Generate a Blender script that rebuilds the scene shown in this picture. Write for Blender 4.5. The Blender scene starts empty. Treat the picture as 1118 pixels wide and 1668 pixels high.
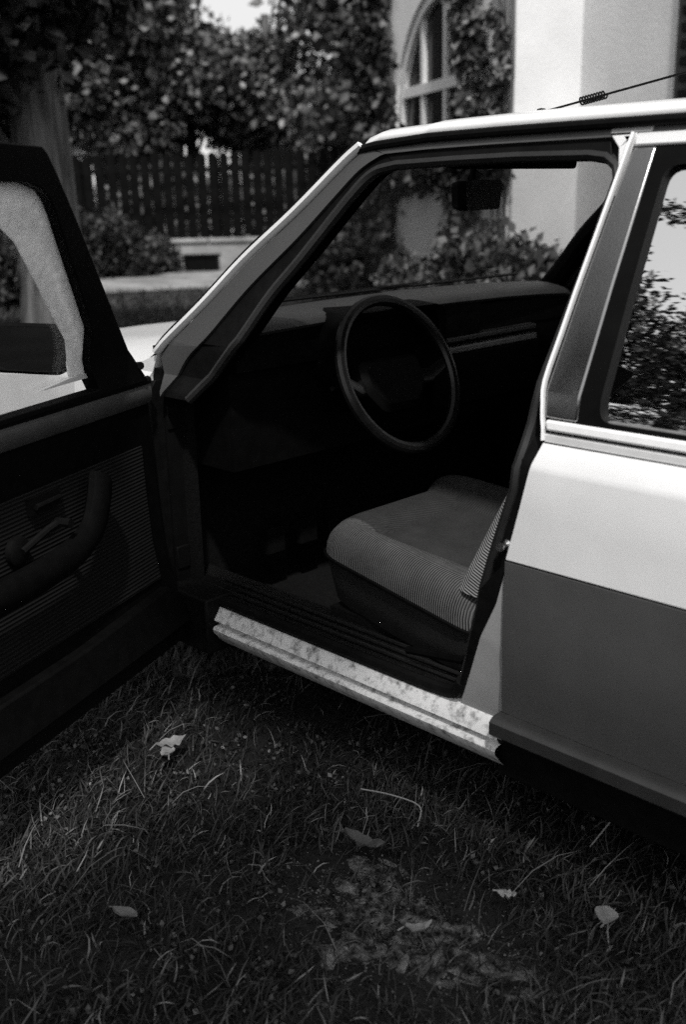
import bpy, bmesh, math, random
import numpy as np
from mathutils import Vector, Matrix, noise
from mathutils.geometry import tessellate_polygon

rad = math.radians
random.seed(7)
rng = np.random.default_rng(7)
scene = bpy.context.scene
COL = scene.collection

# ------------------------------------------------------------------ camera
AZ, PITCH, ROLL = 0.7753, 0.2972, -0.02395
CAM = Vector((1.0257, -1.4024, 1.2529))
FWD = Vector((-math.cos(AZ) * math.cos(PITCH), math.sin(AZ) * math.cos(PITCH), -math.sin(PITCH)))
RGT0 = Vector((math.sin(AZ), math.cos(AZ), 0))
UP0 = RGT0.cross(FWD)
RGT = RGT0 * math.cos(ROLL) + UP0 * math.sin(ROLL)
UPV = UP0 * math.cos(ROLL) - RGT0 * math.sin(ROLL)
cd = bpy.data.cameras.new('camera')
cam = bpy.data.objects.new('camera', cd)
COL.objects.link(cam)
cam.matrix_world = Matrix(((RGT.x, UPV.x, -FWD.x, CAM.x), (RGT.y, UPV.y, -FWD.y, CAM.y),
                           (RGT.z, UPV.z, -FWD.z, CAM.z), (0, 0, 0, 1)))
cd.sensor_fit = 'VERTICAL'
cd.sensor_height = 36
cd.lens = 1700 / 1668 * 36
cd.clip_start = 0.05
cd.clip_end = 500
cd.dof.use_dof = True
cd.dof.focus_distance = 2.25
cd.dof.aperture_fstop = 3.0
scene.camera = cam

# ------------------------------------------------------------------ sky, sun, exposure
SUN_EL, SUN_AZ = 57, 318          # azimuth counted from +x towards +y
w = bpy.data.worlds.new('World')
scene.world = w
w.use_nodes = True
wt = w.node_tree
wt.nodes.clear()
sky = wt.nodes.new('ShaderNodeTexSky')
sky.sky_type = 'NISHITA'
sky.sun_disc = False
sky.sun_elevation = rad(SUN_EL)
sky.sun_rotation = rad(90 - SUN_AZ)
sky.air_density, sky.dust_density, sky.ozone_density = 2.5, 2.5, 1.0
bw = wt.nodes.new('ShaderNodeRGBToBW')       # black and white film: a grey sky
bg = wt.nodes.new('ShaderNodeBackground')
bg.inputs['Strength'].default_value = 0.13
wo = wt.nodes.new('ShaderNodeOutputWorld')
wt.links.new(sky.outputs[0], bw.inputs[0])
wt.links.new(bw.outputs[0], bg.inputs[0])
wt.links.new(bg.outputs[0], wo.inputs[0])
sl = bpy.data.lights.new('sun', 'SUN')
sl.energy = 3.4
sl.angle = rad(2.5)
sl.color = (1, 0.985, 0.965)
sun = bpy.data.objects.new('sun', sl)
COL.objects.link(sun)
sdir = Vector((math.cos(rad(SUN_AZ)) * math.cos(rad(SUN_EL)), math.sin(rad(SUN_AZ)) * math.cos(rad(SUN_EL)), math.sin(rad(SUN_EL))))
sun.rotation_euler = sdir.to_track_quat('Z', 'Y').to_euler()
scene.view_settings.view_transform = 'Standard'
scene.view_settings.look = 'None'
scene.view_settings.gamma = 1
scene.view_settings.exposure = 0.42
scene.view_settings.use_curve_mapping = False
scene.render.engine = 'CYCLES'
scene.cycles.use_denoising = False      # leave the fine grain of a film negative
scene.cycles.sample_clamp_indirect = 4
scene.cycles.max_bounces = 6
scene.cycles.diffuse_bounces = 3
scene.cycles.transparent_max_bounces = 12

# ------------------------------------------------------------------ materials (greys: black and white film)
MATS = {}


def mat(name, v, rough=0.6, metal=0.0, coat=0.0, var=0.0, scale=8.0, bump=0.0, bscale=40.0, spec=0.5, detail=4.0, contrast=(0.35, 0.65), v2=None):
    m = bpy.data.materials.new(name)
    m.use_nodes = True
    nt = m.node_tree
    b = nt.nodes['Principled BSDF']
    b.inputs['Base Color'].default_value = (v, v, v, 1)
    b.inputs['Roughness'].default_value = rough
    b.inputs['Metallic'].default_value = metal
    b.inputs['Coat Weight'].default_value = coat
    b.inputs['Coat Roughness'].default_value = 0.09
    b.inputs['Specular IOR Level'].default_value = spec
    tc = nt.nodes.new('ShaderNodeTexCoord')
    if var or v2 is not None:
        n = nt.nodes.new('ShaderNodeTexNoise')
        n.inputs['Scale'].default_value = scale
        n.inputs['Detail'].default_value = detail
        n.inputs['Roughness'].default_value = 0.65
        r = nt.nodes.new('ShaderNodeMapRange')
        r.inputs[1].default_value, r.inputs[2].default_value = contrast
        lo, hi = (v * (1 - var), v * (1 + var)) if v2 is None else (v, v2)
        r.inputs[3].default_value, r.inputs[4].default_value = lo, hi
        nt.links.new(tc.outputs['Object'], n.inputs['Vector'])
        nt.links.new(n.outputs['Fac'], r.inputs[0])
        nt.links.new(r.outputs[0], b.inputs['Base Color'])
    if bump:
        n2 = nt.nodes.new('ShaderNodeTexNoise')
        n2.inputs['Scale'].default_value = bscale
        n2.inputs['Detail'].default_value = 6
        bp = nt.nodes.new('ShaderNodeBump')
        bp.inputs['Strength'].default_value = bump
        bp.inputs['Distance'].default_value = 0.01
        nt.links.new(tc.outputs['Object'], n2.inputs['Vector'])
        nt.links.new(n2.outputs['Fac'], bp.inputs['Height'])
        nt.links.new(bp.outputs[0], b.inputs['Normal'])
    MATS[name] = m
    return m


M_PAINT = mat('pale_paint', 0.72, 0.38, metal=0.2, coat=0.6, var=0.06, scale=4, detail=8)
M_PAINT2 = mat('grey_paint', 0.05, 0.42, coat=0.4, var=0.16, scale=5, detail=8, contrast=(0.3, 0.7))
M_BODYGREY = mat('pillar_paint', 0.042, 0.40, coat=0.3, var=0.08, scale=4)
M_FOOT = mat('pillar_foot_paint', 0.26, 0.32, coat=0.3, var=0.12, scale=6, detail=8)
M_STRIP = mat('pale_bright_strip', 0.78, 0.3, coat=0.4, var=0.05, scale=20)
M_CHROME = mat('bright_trim', 0.75, 0.22, metal=1.0, var=0.06, scale=20)
M_ALU = mat('dull_trim', 0.5, 0.4, metal=0.0, var=0.06, scale=20)
M_RUBBER = mat('black_rubber', 0.003, 0.55, var=0.3, scale=30, spec=0.08)
M_BLACKPAINT = mat('black_frame_paint', 0.0035, 0.5, var=0.2, scale=10, spec=0.05)
M_APPLIQUE = mat('pillar_applique', 0.27, 0.22, metal=1.0, var=0.10, scale=6, bump=0.02, bscale=300)
M_VINYL = mat('dark_vinyl', 0.0018, 0.6, var=0.3, scale=30, bump=0.15, bscale=350, spec=0.05)
M_DASH = mat('dashboard_vinyl', 0.032, 0.5, var=0.15, scale=12, bump=0.12, bscale=300)
M_CARPET = mat('carpet', 0.0025, 0.95, var=0.4, scale=80, bump=0.4, bscale=200, spec=0.1)
M_TYRE = mat('tyre_rubber', 0.02, 0.8, var=0.3, scale=20)
M_DIRTSILL = mat('worn_sill_paint', 0.09, 0.45, v2=0.52, scale=45, contrast=(0.30, 0.52), coat=0.15, detail=8, bump=0.1, bscale=60)
M_LINER = mat('headliner', 0.012, 0.9, var=0.1, scale=20)
M_REVEAL = mat('pale_lining', 0.88, 0.85, var=0.12, scale=55, contrast=(0.3, 0.7), bump=0.25, bscale=120, detail=8)
_nt = M_REVEAL.node_tree                     # thin pale plastic: daylight outside shines through it
_tr = _nt.nodes.new('ShaderNodeBsdfTranslucent')
_mx = _nt.nodes.new('ShaderNodeMixShader')
_mx.inputs[0].default_value = 0.7
_nt.links.new(_nt.nodes['Principled BSDF'].inputs['Base Color'].links[0].from_socket, _tr.inputs[0])
_nt.links.new(_nt.nodes['Principled BSDF'].outputs[0], _mx.inputs[1])
_nt.links.new(_tr.outputs[0], _mx.inputs[2])
_nt.links.new(_mx.outputs[0], _nt.nodes['Material Output'].inputs[0])


def fabric(name, v, axis, pitch, lo, bump, ymask=None):
    m = mat(name, v, 0.9, var=0.15, scale=14, spec=0.15)
    nt = m.node_tree
    b = nt.nodes['Principled BSDF']
    tc = nt.nodes.new('ShaderNodeTexCoord')
    sx = nt.nodes.new('ShaderNodeVectorMath')
    sx.operation = 'DOT_PRODUCT'
    sx.inputs[1].default_value = axis
    mu = nt.nodes.new('ShaderNodeMath')
    mu.operation = 'MULTIPLY'
    mu.inputs[1].default_value = 2 * math.pi / pitch
    si = nt.nodes.new('ShaderNodeMath')
    si.operation = 'SINE'
    mr = nt.nodes.new('ShaderNodeMapRange')
    mr.inputs[1].default_value, mr.inputs[2].default_value = -1, 1
    mr.inputs[3].default_value, mr.inputs[4].default_value = lo, 1.3
    nt.links.new(tc.outputs['Object'], sx.inputs[0])
    nt.links.new(sx.outputs['Value'], mu.inputs[0])
    nt.links.new(mu.outputs[0], si.inputs[0])
    nt.links.new(si.outputs[0], mr.inputs[0])
    if ymask:                     # ribbed cloth up to the seam, plain cloth beyond
        sep = nt.nodes.new('ShaderNodeSeparateXYZ')
        nt.links.new(tc.outputs['Object'], sep.inputs[0])
        mk = nt.nodes.new('ShaderNodeMapRange')
        mk.inputs[1].default_value, mk.inputs[2].default_value = ymask - .004, ymask + .004
        nt.links.new(sep.outputs['Y'], mk.inputs[0])
        m3 = nt.nodes.new('ShaderNodeMix')
        m3.inputs[3].default_value = 0.32
        nt.links.new(mk.outputs[0], m3.inputs[0])
        nt.links.new(mr.outputs[0], m3.inputs[2])
        mr = m3
    src = b.inputs['Base Color'].links[0].from_socket
    mx = nt.nodes.new('ShaderNodeMath')
    mx.operation = 'MULTIPLY'
    nt.links.new(src, mx.inputs[0])
    nt.links.new(mr.outputs[0], mx.inputs[1])
    nt.links.new(mx.outputs[0], b.inputs['Base Color'])
    bp = nt.nodes.new('ShaderNodeBump')
    bp.inputs['Strength'].default_value = bump
    bp.inputs['Distance'].default_value = 0.002
    nt.links.new(si.outputs[0], bp.inputs['Height'])
    nt.links.new(bp.outputs[0], b.inputs['Normal'])
    return m


M_SEATRIB = fabric('ribbed_seat_cloth', 0.075, (1.0, -0.45, 0.2), 0.0066, 0.3, 0.9, 0.232)
M_BACKRIB = fabric('ribbed_back_cloth', 0.16, (0.3, 0.0, 1.0), 0.0066, 0.55, 0.6)
M_SEAT = fabric('plain_seat_cloth', 0.019, (1.0, 0.0, 0.4), 0.0030, 0.8, 0.3)
M_DOORCLOTH = fabric('ribbed_door_cloth', 0.0045, (0.0, 0.0, 1.0), 0.0085, 0.35, 0.6)


def glass(name, refl, tint, tr=1.0):
    m = bpy.data.materials.new(name)
    m.use_nodes = True
    nt = m.node_tree
    nt.nodes.clear()
    o = nt.nodes.new('ShaderNodeOutputMaterial')
    t = nt.nodes.new('ShaderNodeBsdfTransparent')
    t.inputs[0].default_value = (tint, tint, tint, 1)
    g = nt.nodes.new('ShaderNodeBsdfGlossy')
    g.inputs['Roughness'].default_value = 0.01
    g.inputs[0].default_value = (0.95, 0.95, 0.95, 1)
    lw = nt.nodes.new('ShaderNodeLayerWeight')
    lw.inputs[0].default_value = 0.5
    fr = nt.nodes.new('ShaderNodeMath')
    fr.operation = 'POWER'
    fr.inputs[1].default_value = 5.0
    nt.links.new(lw.outputs['Facing'], fr.inputs[0])
    ad = nt.nodes.new('ShaderNodeMath')
    ad.operation = 'MULTIPLY_ADD'
    ad.inputs[1].default_value = tr
    ad.inputs[2].default_value = refl
    ad.use_clamp = True
    mx = nt.nodes.new('ShaderNodeMixShader')
    nt.links.new(fr.outputs[0], ad.inputs[0])
    nt.links.new(ad.outputs[0], mx.inputs[0])
    nt.links.new(t.outputs[0], mx.inputs[1])
    nt.links.new(g.outputs[0], mx.inputs[2])
    nt.links.new(mx.outputs[0], o.inputs[0])
    return m


M_GLASS = glass('clear_glass', 0.035, 0.9, 0.6)
M_SCREEN = glass('windscreen_glass', 0.05, 0.5, 0.6)
M_SIDEGLASS = glass('side_glass', 0.92, 0.25)
M_PANE = mat('dark_pane', 0.006, 0.15, spec=0.2)


# ------------------------------------------------------------------ helpers
def link(o, parent=None):
    COL.objects.link(o)
    if parent is not None:
        o.parent = parent
    return o


def empty(name, loc=(0, 0, 0), parent=None):
    o = bpy.data.objects.new(name, None)
    o.location = loc
    o.empty_display_size = 0.1
    return link(o, parent)


def tag(o, label=None, cat=None, group=None, kind=None):
    if label:
        o['label'] = label
    if cat:
        o['category'] = cat
    if group:
        o['group'] = group
    if kind:
        o['kind'] = kind
    return o


def mesh(name, verts, faces, m=None, parent=None, smooth=30, off=None, bevel=0.0):
    me = bpy.data.meshes.new(name)
    if off is not None:
        verts = [(v[0] - off[0], v[1] - off[1], v[2] - off[2]) for v in verts]
    me.from_pydata([tuple(v) for v in verts], [], faces)
    bm = bmesh.new()
    bm.from_mesh(me)
    bmesh.ops.recalc_face_normals(bm, faces=bm.faces)
    bm.to_mesh(me)
    bm.free()
    if smooth:
        me.polygons.foreach_set('use_smooth', [True] * len(me.polygons))
        me.set_sharp_from_angle(angle=rad(smooth))
    me.update()
    o = bpy.data.objects.new(name, me)
    if m:
        me.materials.append(m)
    if bevel:
        md = o.modifiers.new('bevel', 'BEVEL')
        md.width = bevel
        md.segments = 2
        md.limit_method = 'ANGLE'
        md.angle_limit = rad(50)
    return link(o, parent)


class G:
    """collects shapes into one mesh"""

    def __init__(s):
        s.v, s.f = [], []

    def add(s, v, f):
        n = len(s.v)
        s.v += [tuple(x) for x in v]
        s.f += [tuple(i + n for i in q) for q in f]
        return s

    def box(s, a, b, mtx=None):
        (x0, y0, z0), (x1, y1, z1) = a, b
        v = [Vector(p) for p in ((x0, y0, z0), (x1, y0, z0), (x1, y1, z0), (x0, y1, z0), (x0, y0, z1), (x1, y0, z1), (x1, y1, z1), (x0, y1, z1))]
        if mtx:
            v = [mtx @ p for p in v]
        return s.add(v, [(0, 3, 2, 1), (4, 5, 6, 7), (0, 1, 5, 4), (1, 2, 6, 5), (2, 3, 7, 6), (3, 0, 4, 7)])

    def tube(s, pts, r, seg=8, closed=False, r2=None, up=None, cap=True):
        pts = [Vector(p) for p in pts]
        n = len(pts)
        rs = r if isinstance(r, (list, tuple)) else [r] * n
        ring = []
        nrm = None
        for i, p in enumerate(pts):
            a = pts[(i - 1) % n] if (closed or i > 0) else p
            b = pts[(i + 1) % n] if (closed or i < n - 1) else p
            t = (b - a).normalized()
            if up is not None:
                nrm = (Vector(up) - t * t.dot(Vector(up))).normalized()
            elif nrm is None:
                q = Vector((0, 0, 1)) if abs(t.z) < 0.9 else Vector((1, 0, 0))
                nrm = (q - t * t.dot(q)).normalized()
            else:
                nrm = (nrm - t * t.dot(nrm)).normalized()
            bi = t.cross(nrm)
            rb = rs[i] if r2 is None else r2
            ring.append([p + nrm * math.cos(k * 2 * math.pi / seg) * rs[i] + bi * math.sin(k * 2 * math.pi / seg) * rb for k in range(seg)])
        v = [x for q in ring for x in q]
        f = []
        for i in range(n if closed else n - 1):
            j = (i + 1) % n
            for k in range(seg):
                l = (k + 1) % seg
                f.append((i * seg + k, i * seg + l, j * seg + l, j * seg + k))
        if not closed and cap:
            f.append(tuple(range(seg))[::-1])
            f.append(tuple((n - 1) * seg + k for k in range(seg)))
        return s.add(v, f)

    def lathe(s, prof, seg=32, mtx=None):
        v, f = [], []
        for (r, z) in prof:
            for k in range(seg):
                a = 2 * math.pi * k / seg
                p = Vector((r * math.cos(a), r * math.sin(a), z))
                v.append(mtx @ p if mtx else p)
        for i in range(len(prof) - 1):
            for k in range(seg):
                l = (k + 1) % seg
                f.append((i * seg + k, i * seg + l, (i + 1) * seg + l, (i + 1) * seg + k))
        return s.add(v, f)

    def build(s, name, m, parent=None, smooth=30, off=None, bevel=0.0):
        return mesh(name, s.v, s.f, m, parent, smooth, off, bevel)


def catmull(pts, n=6):
    P = [Vector(p) for p in pts]
    out = []
    for i in range(len(P) - 1):
        p0 = P[i - 1] if i else P[0] * 2 - P[1]
        p3 = P[i + 2] if i + 2 < len(P) else P[-1] * 2 - P[-2]
        p1, p2 = P[i], P[i + 1]
        for k in range(n):
            t = k / n
            out.append(0.5 * ((2 * p1) + (p2 - p0) * t + (2 * p0 - 5 * p1 + 4 * p2 - p3) * t * t + (3 * p1 - p0 - 3 * p2 + p3) * t ** 3))
    out.append(P[-1])
    return out


# ------------------------------------------------------------------ ground points from camera bearings
def ground(px, dist, z=0.0):
    """a point `dist` metres from the camera along the bearing of photo column px"""
    d = FWD * 1.0 + RGT0 * ((px - 559) / 1700 * math.cos(PITCH) ** 2)
    d.z = 0
    d.normalize()
    return Vector((CAM.x + d.x * dist, CAM.y + d.y * dist, z))


# ================================================================== SETTING
def soil_material():
    m = mat('lawn_soil', 0.006, 0.95, v2=0.022, scale=1.7, contrast=(0.42, 0.7), bump=0.9, bscale=45, spec=0.1, detail=10)
    return m


def soil_height(x, y):
    return 0.018 * noise.noise(Vector((x * 1.3, y * 1.3, 0.3))) + 0.008 * noise.noise(Vector((x * 5, y * 5, 1.3)))


NG = 90
gv, gf = [], []
ax = np.concatenate([np.linspace(-60, -4, 14)[:-1], np.linspace(-4, 3, NG), np.linspace(3, 40, 8)[1:]])
ay = np.concatenate([np.linspace(-40, -4, 8)[:-1], np.linspace(-4, 3, NG), np.linspace(3, 60, 14)[1:]])
for y in ay:
    for x in ax:
        gv.append((x, y, soil_height(x, y)))
nx = len(ax)
for j in range(len(ay) - 1):
    for i in range(nx - 1):
        gf.append((j * nx + i, j * nx + i + 1, (j + 1) * nx + i + 1, (j + 1) * nx + i))
tag(mesh('ground', gv, gf, soil_material(), None, 60), 'dark soil of the lawn under the grass', None, None, 'structure')

# pale path in front of the garden wall
pa, pb = [], []
for k, px in enumerate(range(-500, 700, 100)):
    a = ground(px, 14.6 + 0.2 * math.sin(k), 0.03)
    b = ground(px, 18.6, 0.03)
    pa.append(a)
    pb.append(b)
n = len(pa)
tag(mesh('path', pa + pb, [(i, i + 1, n + i + 1, n + i) for i in range(n - 1)],
         mat('pale_gravel', 0.17, 0.95, var=0.45, scale=1.6, bump=0.5, bscale=30, detail=8), None, 0),
    'pale gravel path below the garden wall', None, None, 'structure')

# ---------------------------------------------------------------- grass blades
def blades(name, pos, length, width, lean, shade, m):
    """one mesh of bent blades, each three segments long"""
    n = len(pos)
    ang = rng.uniform(0, 2 * math.pi, n)
    twist = rng.normal(0, 0.28, n)
    v = np.zeros((n, 7, 3), np.float32)
    p = pos.astype(np.float64).copy()
    le = lean * 0.62
    for k in range(4):
        dx, dy = np.cos(ang), np.sin(ang)
        wd = width * (0.5, 0.48, 0.36, 0)[k]
        for sgn, col in ((1, 2 * k), (-1, 2 * k + 1)) if k < 3 else ((0, 6),):
            v[:, col, 0] = p[:, 0] - dy * wd * sgn
            v[:, col, 1] = p[:, 1] + dx * wd * sgn
            v[:, col, 2] = p[:, 2] + wd * sgn * 0.35
        if k < 3:
            st = length / 3
            p[:, 0] += dx * st * np.sin(le)
            p[:, 1] += dy * st * np.sin(le)
            p[:, 2] = np.maximum(p[:, 2] + st * np.cos(le), pos[:, 2] + 0.003)
            le = le + lean * 0.28
            ang = ang + twist
    o = np.arange(n)[:, None] * 7
    quads = (o + np.array([[0, 1, 3, 2, 2, 3, 5, 4]])).ravel()
    tris = (o + np.array([[4, 5, 6]])).ravel()
    me = bpy.data.meshes.new(name)
    me.vertices.add(n * 7)
    me.vertices.foreach_set('co', v.ravel())
    me.loops.add(n * 11)
    me.loops.foreach_set('vertex_index', np.concatenate([quads, tris]).astype(np.int32))
    me.polygons.add(n * 3)
    me.polygons.foreach_set('loop_start', np.concatenate([np.arange(n * 2) * 4, n * 8 + np.arange(n) * 3]).astype(np.int32))
    at = me.attributes.new('tone', 'FLOAT', 'POINT')
    at.data.foreach_set('value', np.repeat(shade, 7).astype(np.float32))
    me.update()
    me.validate()
    me.materials.append(m)
    return link(bpy.data.objects.new(name, me))


def tone_material(name, rough=0.75, spec=0.25):
    m = bpy.data.materials.new(name)
    m.use_nodes = True
    nt = m.node_tree
    b = nt.nodes['Principled BSDF']
    a = nt.nodes.new('ShaderNodeAttribute')
    a.attribute_name = 'tone'
    nt.links.new(a.outputs['Fac'], b.inputs['Base Color'])
    b.inputs['Roughness'].default_value = rough
    b.inputs['Specular IOR Level'].default_value = spec
    return m


M_GRASS = tone_material('grass_blade')


def soil_np(x, y):
    return np.array([soil_height(a, b) for a, b in zip(x, y)], np.float32)


def in_view(x, y, margin=0.12):
    d = np.stack([x - CAM.x, y - CAM.y, np.full_like(x, -CAM.z)], -1)
    zf = d @ np.array(FWD)
    u = (d @ np.array(RGT)) / zf
    vv = (d @ np.array(UPV)) / zf
    return (zf > 0) & (np.abs(u) < 0.33 + margin) & (np.abs(vv) < 0.49 + margin)


PATCH = Vector((-0.04, -0.25))


def bare(x, y):
    d = np.sqrt(((x - PATCH.x) / 0.30) ** 2 + ((y - PATCH.y) / 0.16) ** 2)
    return d


N = 330000
x = rng.uniform(-2.6, 1.4, N)
y = rng.uniform(-1.9, 2.0, N)
k = in_view(x, y)
x, y = x[k], y[k]
pn = np.array([noise.noise(Vector((a * 2.1, b * 2.1, 5.0))) for a, b in zip(x, y)])
keep = (rng.uniform(0, 1, len(x)) < 0.62 + 0.7 * pn) & ((bare(x, y) > 1) | (rng.uniform(0, 1, len(x)) < 0.45))
x, y, pn = x[keep], y[keep], pn[keep]
n = len(x)
tone = np.clip(0.0122 * np.exp(rng.normal(0, 0.85, n)) * (1 + 1.1 * pn), 0.002, 0.13)
dry = rng.uniform(0, 1, n) < 0.05
tone[dry] = rng.uniform(0.03, 0.17, dry.sum()) 
pos = np.stack([x, y, soil_np(x, y) - 0.002], -1)
tag(blades('grass', pos, rng.uniform(0.015, 0.068, n), rng.uniform(0.0012, 0.0032, n) * rng.choice([1, 1, 1, 1.5], n), rng.uniform(0.7, 1.5, n), tone, M_GRASS),
    'short matted lawn grass around the open car door', None, None, 'stuff')
# far lawn, coarser tufts
N = 42000
u = rng.uniform(-200, 760, N)
dd = 2.6 + 12.3 * rng.uniform(0, 1, N) ** 1.4
fx = np.array([ground(a, b) for a, b in zip(u, dd)])
pos = fx.copy()
tag(blades('grass', pos.astype(np.float32), rng.uniform(0.05, 0.11, N), rng.uniform(0.006, 0.013, N), rng.uniform(0.3, 1.1, N), rng.uniform(0.02, 0.06, N), M_GRASS),
    'darker lawn stretching from the car to the path', None, None, 'stuff')
# straw: long dead stalks lying on the lawn
N = 170
x = rng.uniform(-1.7, 0.9, N)
y = rng.uniform(-1.2, 0.35, N)
k = in_view(x, y)
x, y = x[k], y[k]
n = len(x)
pos = np.stack([x, y, soil_np(x, y) + 0.016], -1)
tag(blades('straw', pos, rng.uniform(0.06, 0.17, n), rng.uniform(0.0014, 0.0026, n), rng.uniform(1.25, 1.5, n), rng.uniform(0.04, 0.14, n), M_GRASS),
    'pale dead grass stalks lying over the lawn', None, None, 'stuff')
# bare dry soil showing through the lawn
V, F = [], []
for i in range(21):
    for j in range(90):
        a = 2 * math.pi * j / 90
        r = i / 20 * (1 + .22 * math.sin(3 * a + 1) + .12 * math.sin(7 * a) + .08 * math.sin(13 * a + 2))
        px, py = PATCH.x + .27 * r * math.cos(a) + .03 * r * math.sin(2 * a), PATCH.y + .15 * r * math.sin(a)
        V.append((px, py, soil_height(px, py) + .007 - .013 * (i / 20) ** 2 + .009 * noise.noise(Vector((px * 22, py * 22, 2))) + .005 * noise.noise(Vector((px * 60, py * 60, 5)))))
for i in range(20):
    for j in range(90):
        F.append((i * 90 + j, i * 90 + (j + 1) % 90, (i + 1) * 90 + (j + 1) % 90, (i + 1) * 90 + j))
tag(mesh('bare_soil', V, F, mat('dry_soil', 0.010, 0.95, v2=0.20, scale=38, contrast=(0.42, 0.70), bump=1.0, bscale=110, spec=0.1, detail=10), None, 60), 'patch of dry bare soil in the lawn', None, None, 'structure')
# crumbs of earth and dry bits on the bare patch
g = G()
for i in range(2600):
    a, r = random.uniform(0, 6.28), abs(random.gauss(0, 0.6))
    px, py = PATCH.x + 0.32 * r * math.cos(a), PATCH.y + 0.17 * r * math.sin(a)
    s = random.uniform(0.001, 0.0042)
    rot = Matrix.Translation((px, py, soil_height(px, py) + s * 0.5)) @ Matrix.Rotation(random.uniform(0, 6), 4, (random.random() - .5, random.random() - .5, 1))
    q = [rot @ Vector((s * random.uniform(.5, 1.2) * math.cos(t), s * random.uniform(.4, .9) * math.sin(t), s * random.uniform(-.35, .35))) for t in (0, 1.1, 2.2, 3.3, 4.3, 5.3)]
    g.add(q, [(0, 1, 2), (0, 2, 3), (0, 3, 4), (0, 4, 5)])
tag(g.build('debris', mat('dry_crumbs', 0.07, 0.95, var=0.8, scale=60), None, 0), 'dry crumbs of earth and leaf on the bare patch of lawn', None, None, 'stuff')

# ================================================================== CAR
W = 1.62
SZ = [-1, .20, .26, .31, .36, .46, .56, .62, .800, .812, .85, .885, .93, 1.36, 3]
SY = [.06, .06, .042, .03, .02, .005, .001, 0, 0, .003, .028, .031, .036, .215, .95]


def side(z):
    return float(np.interp(z, SZ, SY))


def panel(name, outline, off, th, m, parent, holes=(), mirror=False, at=None, bevel=0.0025, smooth=25):
    """a plate cut to an outline in (x,z), bent over the car's side profile"""
    loops = [[Vector((p[0], p[1], 0)) for p in lp] for lp in [outline, *holes]]
    flat = [v for lp in loops for v in lp]
    tris = tessellate_polygon(loops)
    bm = bmesh.new()
    bv = [bm.verts.new((v.x, 0, v.y)) for v in flat]
    for t in tris:
        try:
            bm.faces.new([bv[i] for i in t])
        except ValueError:
            pass
    z0, z1 = min(v.y for v in flat), max(v.y for v in flat)
    for z in SZ[1:-1]:
        if z0 + 1e-4 < z < z1 - 1e-4:
            bmesh.ops.bisect_plane(bm, geom=bm.verts[:] + bm.edges[:] + bm.faces[:], plane_co=(0, 0, z), plane_no=(0, 0, 1), dist=1e-5)
    bm.normal_update()
    bm.verts.ensure_lookup_table()
    verts = [(v.co.x, v.co.z) for v in bm.verts]
    faces = [[v.index for v in f.verts] for f in bm.faces]
    bm.verts.index_update()
    faces = [[v.index for v in f.verts] for f in bm.faces]
    edges = [(e.verts[0].index, e.verts[1].index) for e in bm.edges if len(e.link_faces) == 1]
    bm.free()
    n = len(verts)
    sg = (lambda y: W - y) if mirror else (lambda y: y)
    V = [(a, sg(side(b) + off), b) for a, b in verts] + [(a, sg(side(b) + off + th), b) for a, b in verts]
    F = [tuple(f) for f in faces] + [tuple(i + n for i in f[::-1]) for f in faces] + [(a, b, b + n, a + n) for a, b in edges]
    return mesh(name, V, F, m, parent, smooth, at, bevel)


def on_side(pts, off=0.0, mirror=False):
    return [(a, (W - side(b) - off) if mirror else side(b) + off, b) for a, b in pts]


def dense(pts, step=0.03):
    out = []
    for (a, b), (c, d) in zip(pts[:-1], pts[1:]):
        k = max(1, int(math.hypot(c - a, d - b) / step))
        out += [(a + (c - a) * i / k, b + (d - b) * i / k) for i in range(k)]
    return out + [pts[-1]]


def round_poly(pts, r, n=5):
    """closed (x,z) loop with its corners rounded"""
    out = []
    k = len(pts)
    for i in range(k):
        p, a, b = Vector(pts[i]), Vector(pts[i - 1]), Vector(pts[(i + 1) % k])
        ra = min(r, (a - p).length * 0.45)
        rb = min(r, (b - p).length * 0.45)
        s, e = p + (a - p).normalized() * ra, p + (b - p).normalized() * rb
        for j in range(n + 1):
            t = j / n
            q = s * (1 - t) ** 2 + p * 2 * t * (1 - t) + e * t * t
            out.append((q.x, q.y))
    return out


car = empty('car', (0, 0, 0))
tag(car, 'pale two-tone saloon car standing on the grass with its driver door open', 'car')

# ---- outlines (x, z) on the car's left side
STRIP = [(-1.058, .900), (-.921, 1.016), (-.811, 1.119), (-.689, 1.215), (-.580, 1.311), (-.537, 1.343)]
PMID = [(-1.02, .80), (-.951, .89), (-.884, .945), (-.784, 1.055), (-.667, 1.160), (-.588, 1.240), (-.53, 1.296), (-.47, 1.327)]
PIN = [(-.93, .80), (-.80, .93), (-.775, .96), (-.718, 1.046), (-.651, 1.123), (-.552, 1.245), (-.502, 1.290), (-.443, 1.303)]
def curve2(pts, n=5):
    return [(p.x, p.y) for p in catmull([(a, b, 0) for a, b in pts], n)]


STRIP, PMID, PIN = curve2(STRIP), curve2(PMID), curve2(PIN)
TOPIN = [(-.30, 1.306), (-.15, 1.307), (.0, 1.304)]
BIN = [(.035, 1.299), (.058, 1.283), (.066, 1.262), (.062, 1.227), (.050, 1.12), (.033, 1.004), (.012, .87), (.0, .758), (-.035, .65), (-.062, .562), (-.075, .50), (-.105, .40), (-.131, .325)]
DOOREDGE = [(-.045, .18), (-.026, .311), (-.012, .43), (-.005, .628), (.022, .729), (.040, .80), (.052, .858), (.047, .878), (.040, .946), (.055, 1.092), (.074, 1.246), (.085, 1.335)]


def edge_x(z):
    return float(np.interp(z, [p[1] for p in DOOREDGE], [p[0] for p in DOOREDGE]))


def edge_pts(z0, z1, dx=0.0):
    zs = [z0] + [p[1] for p in DOOREDGE if z0 < p[1] < z1] + [z1]
    return [(edge_x(z) + dx, z) for z in zs]


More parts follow.
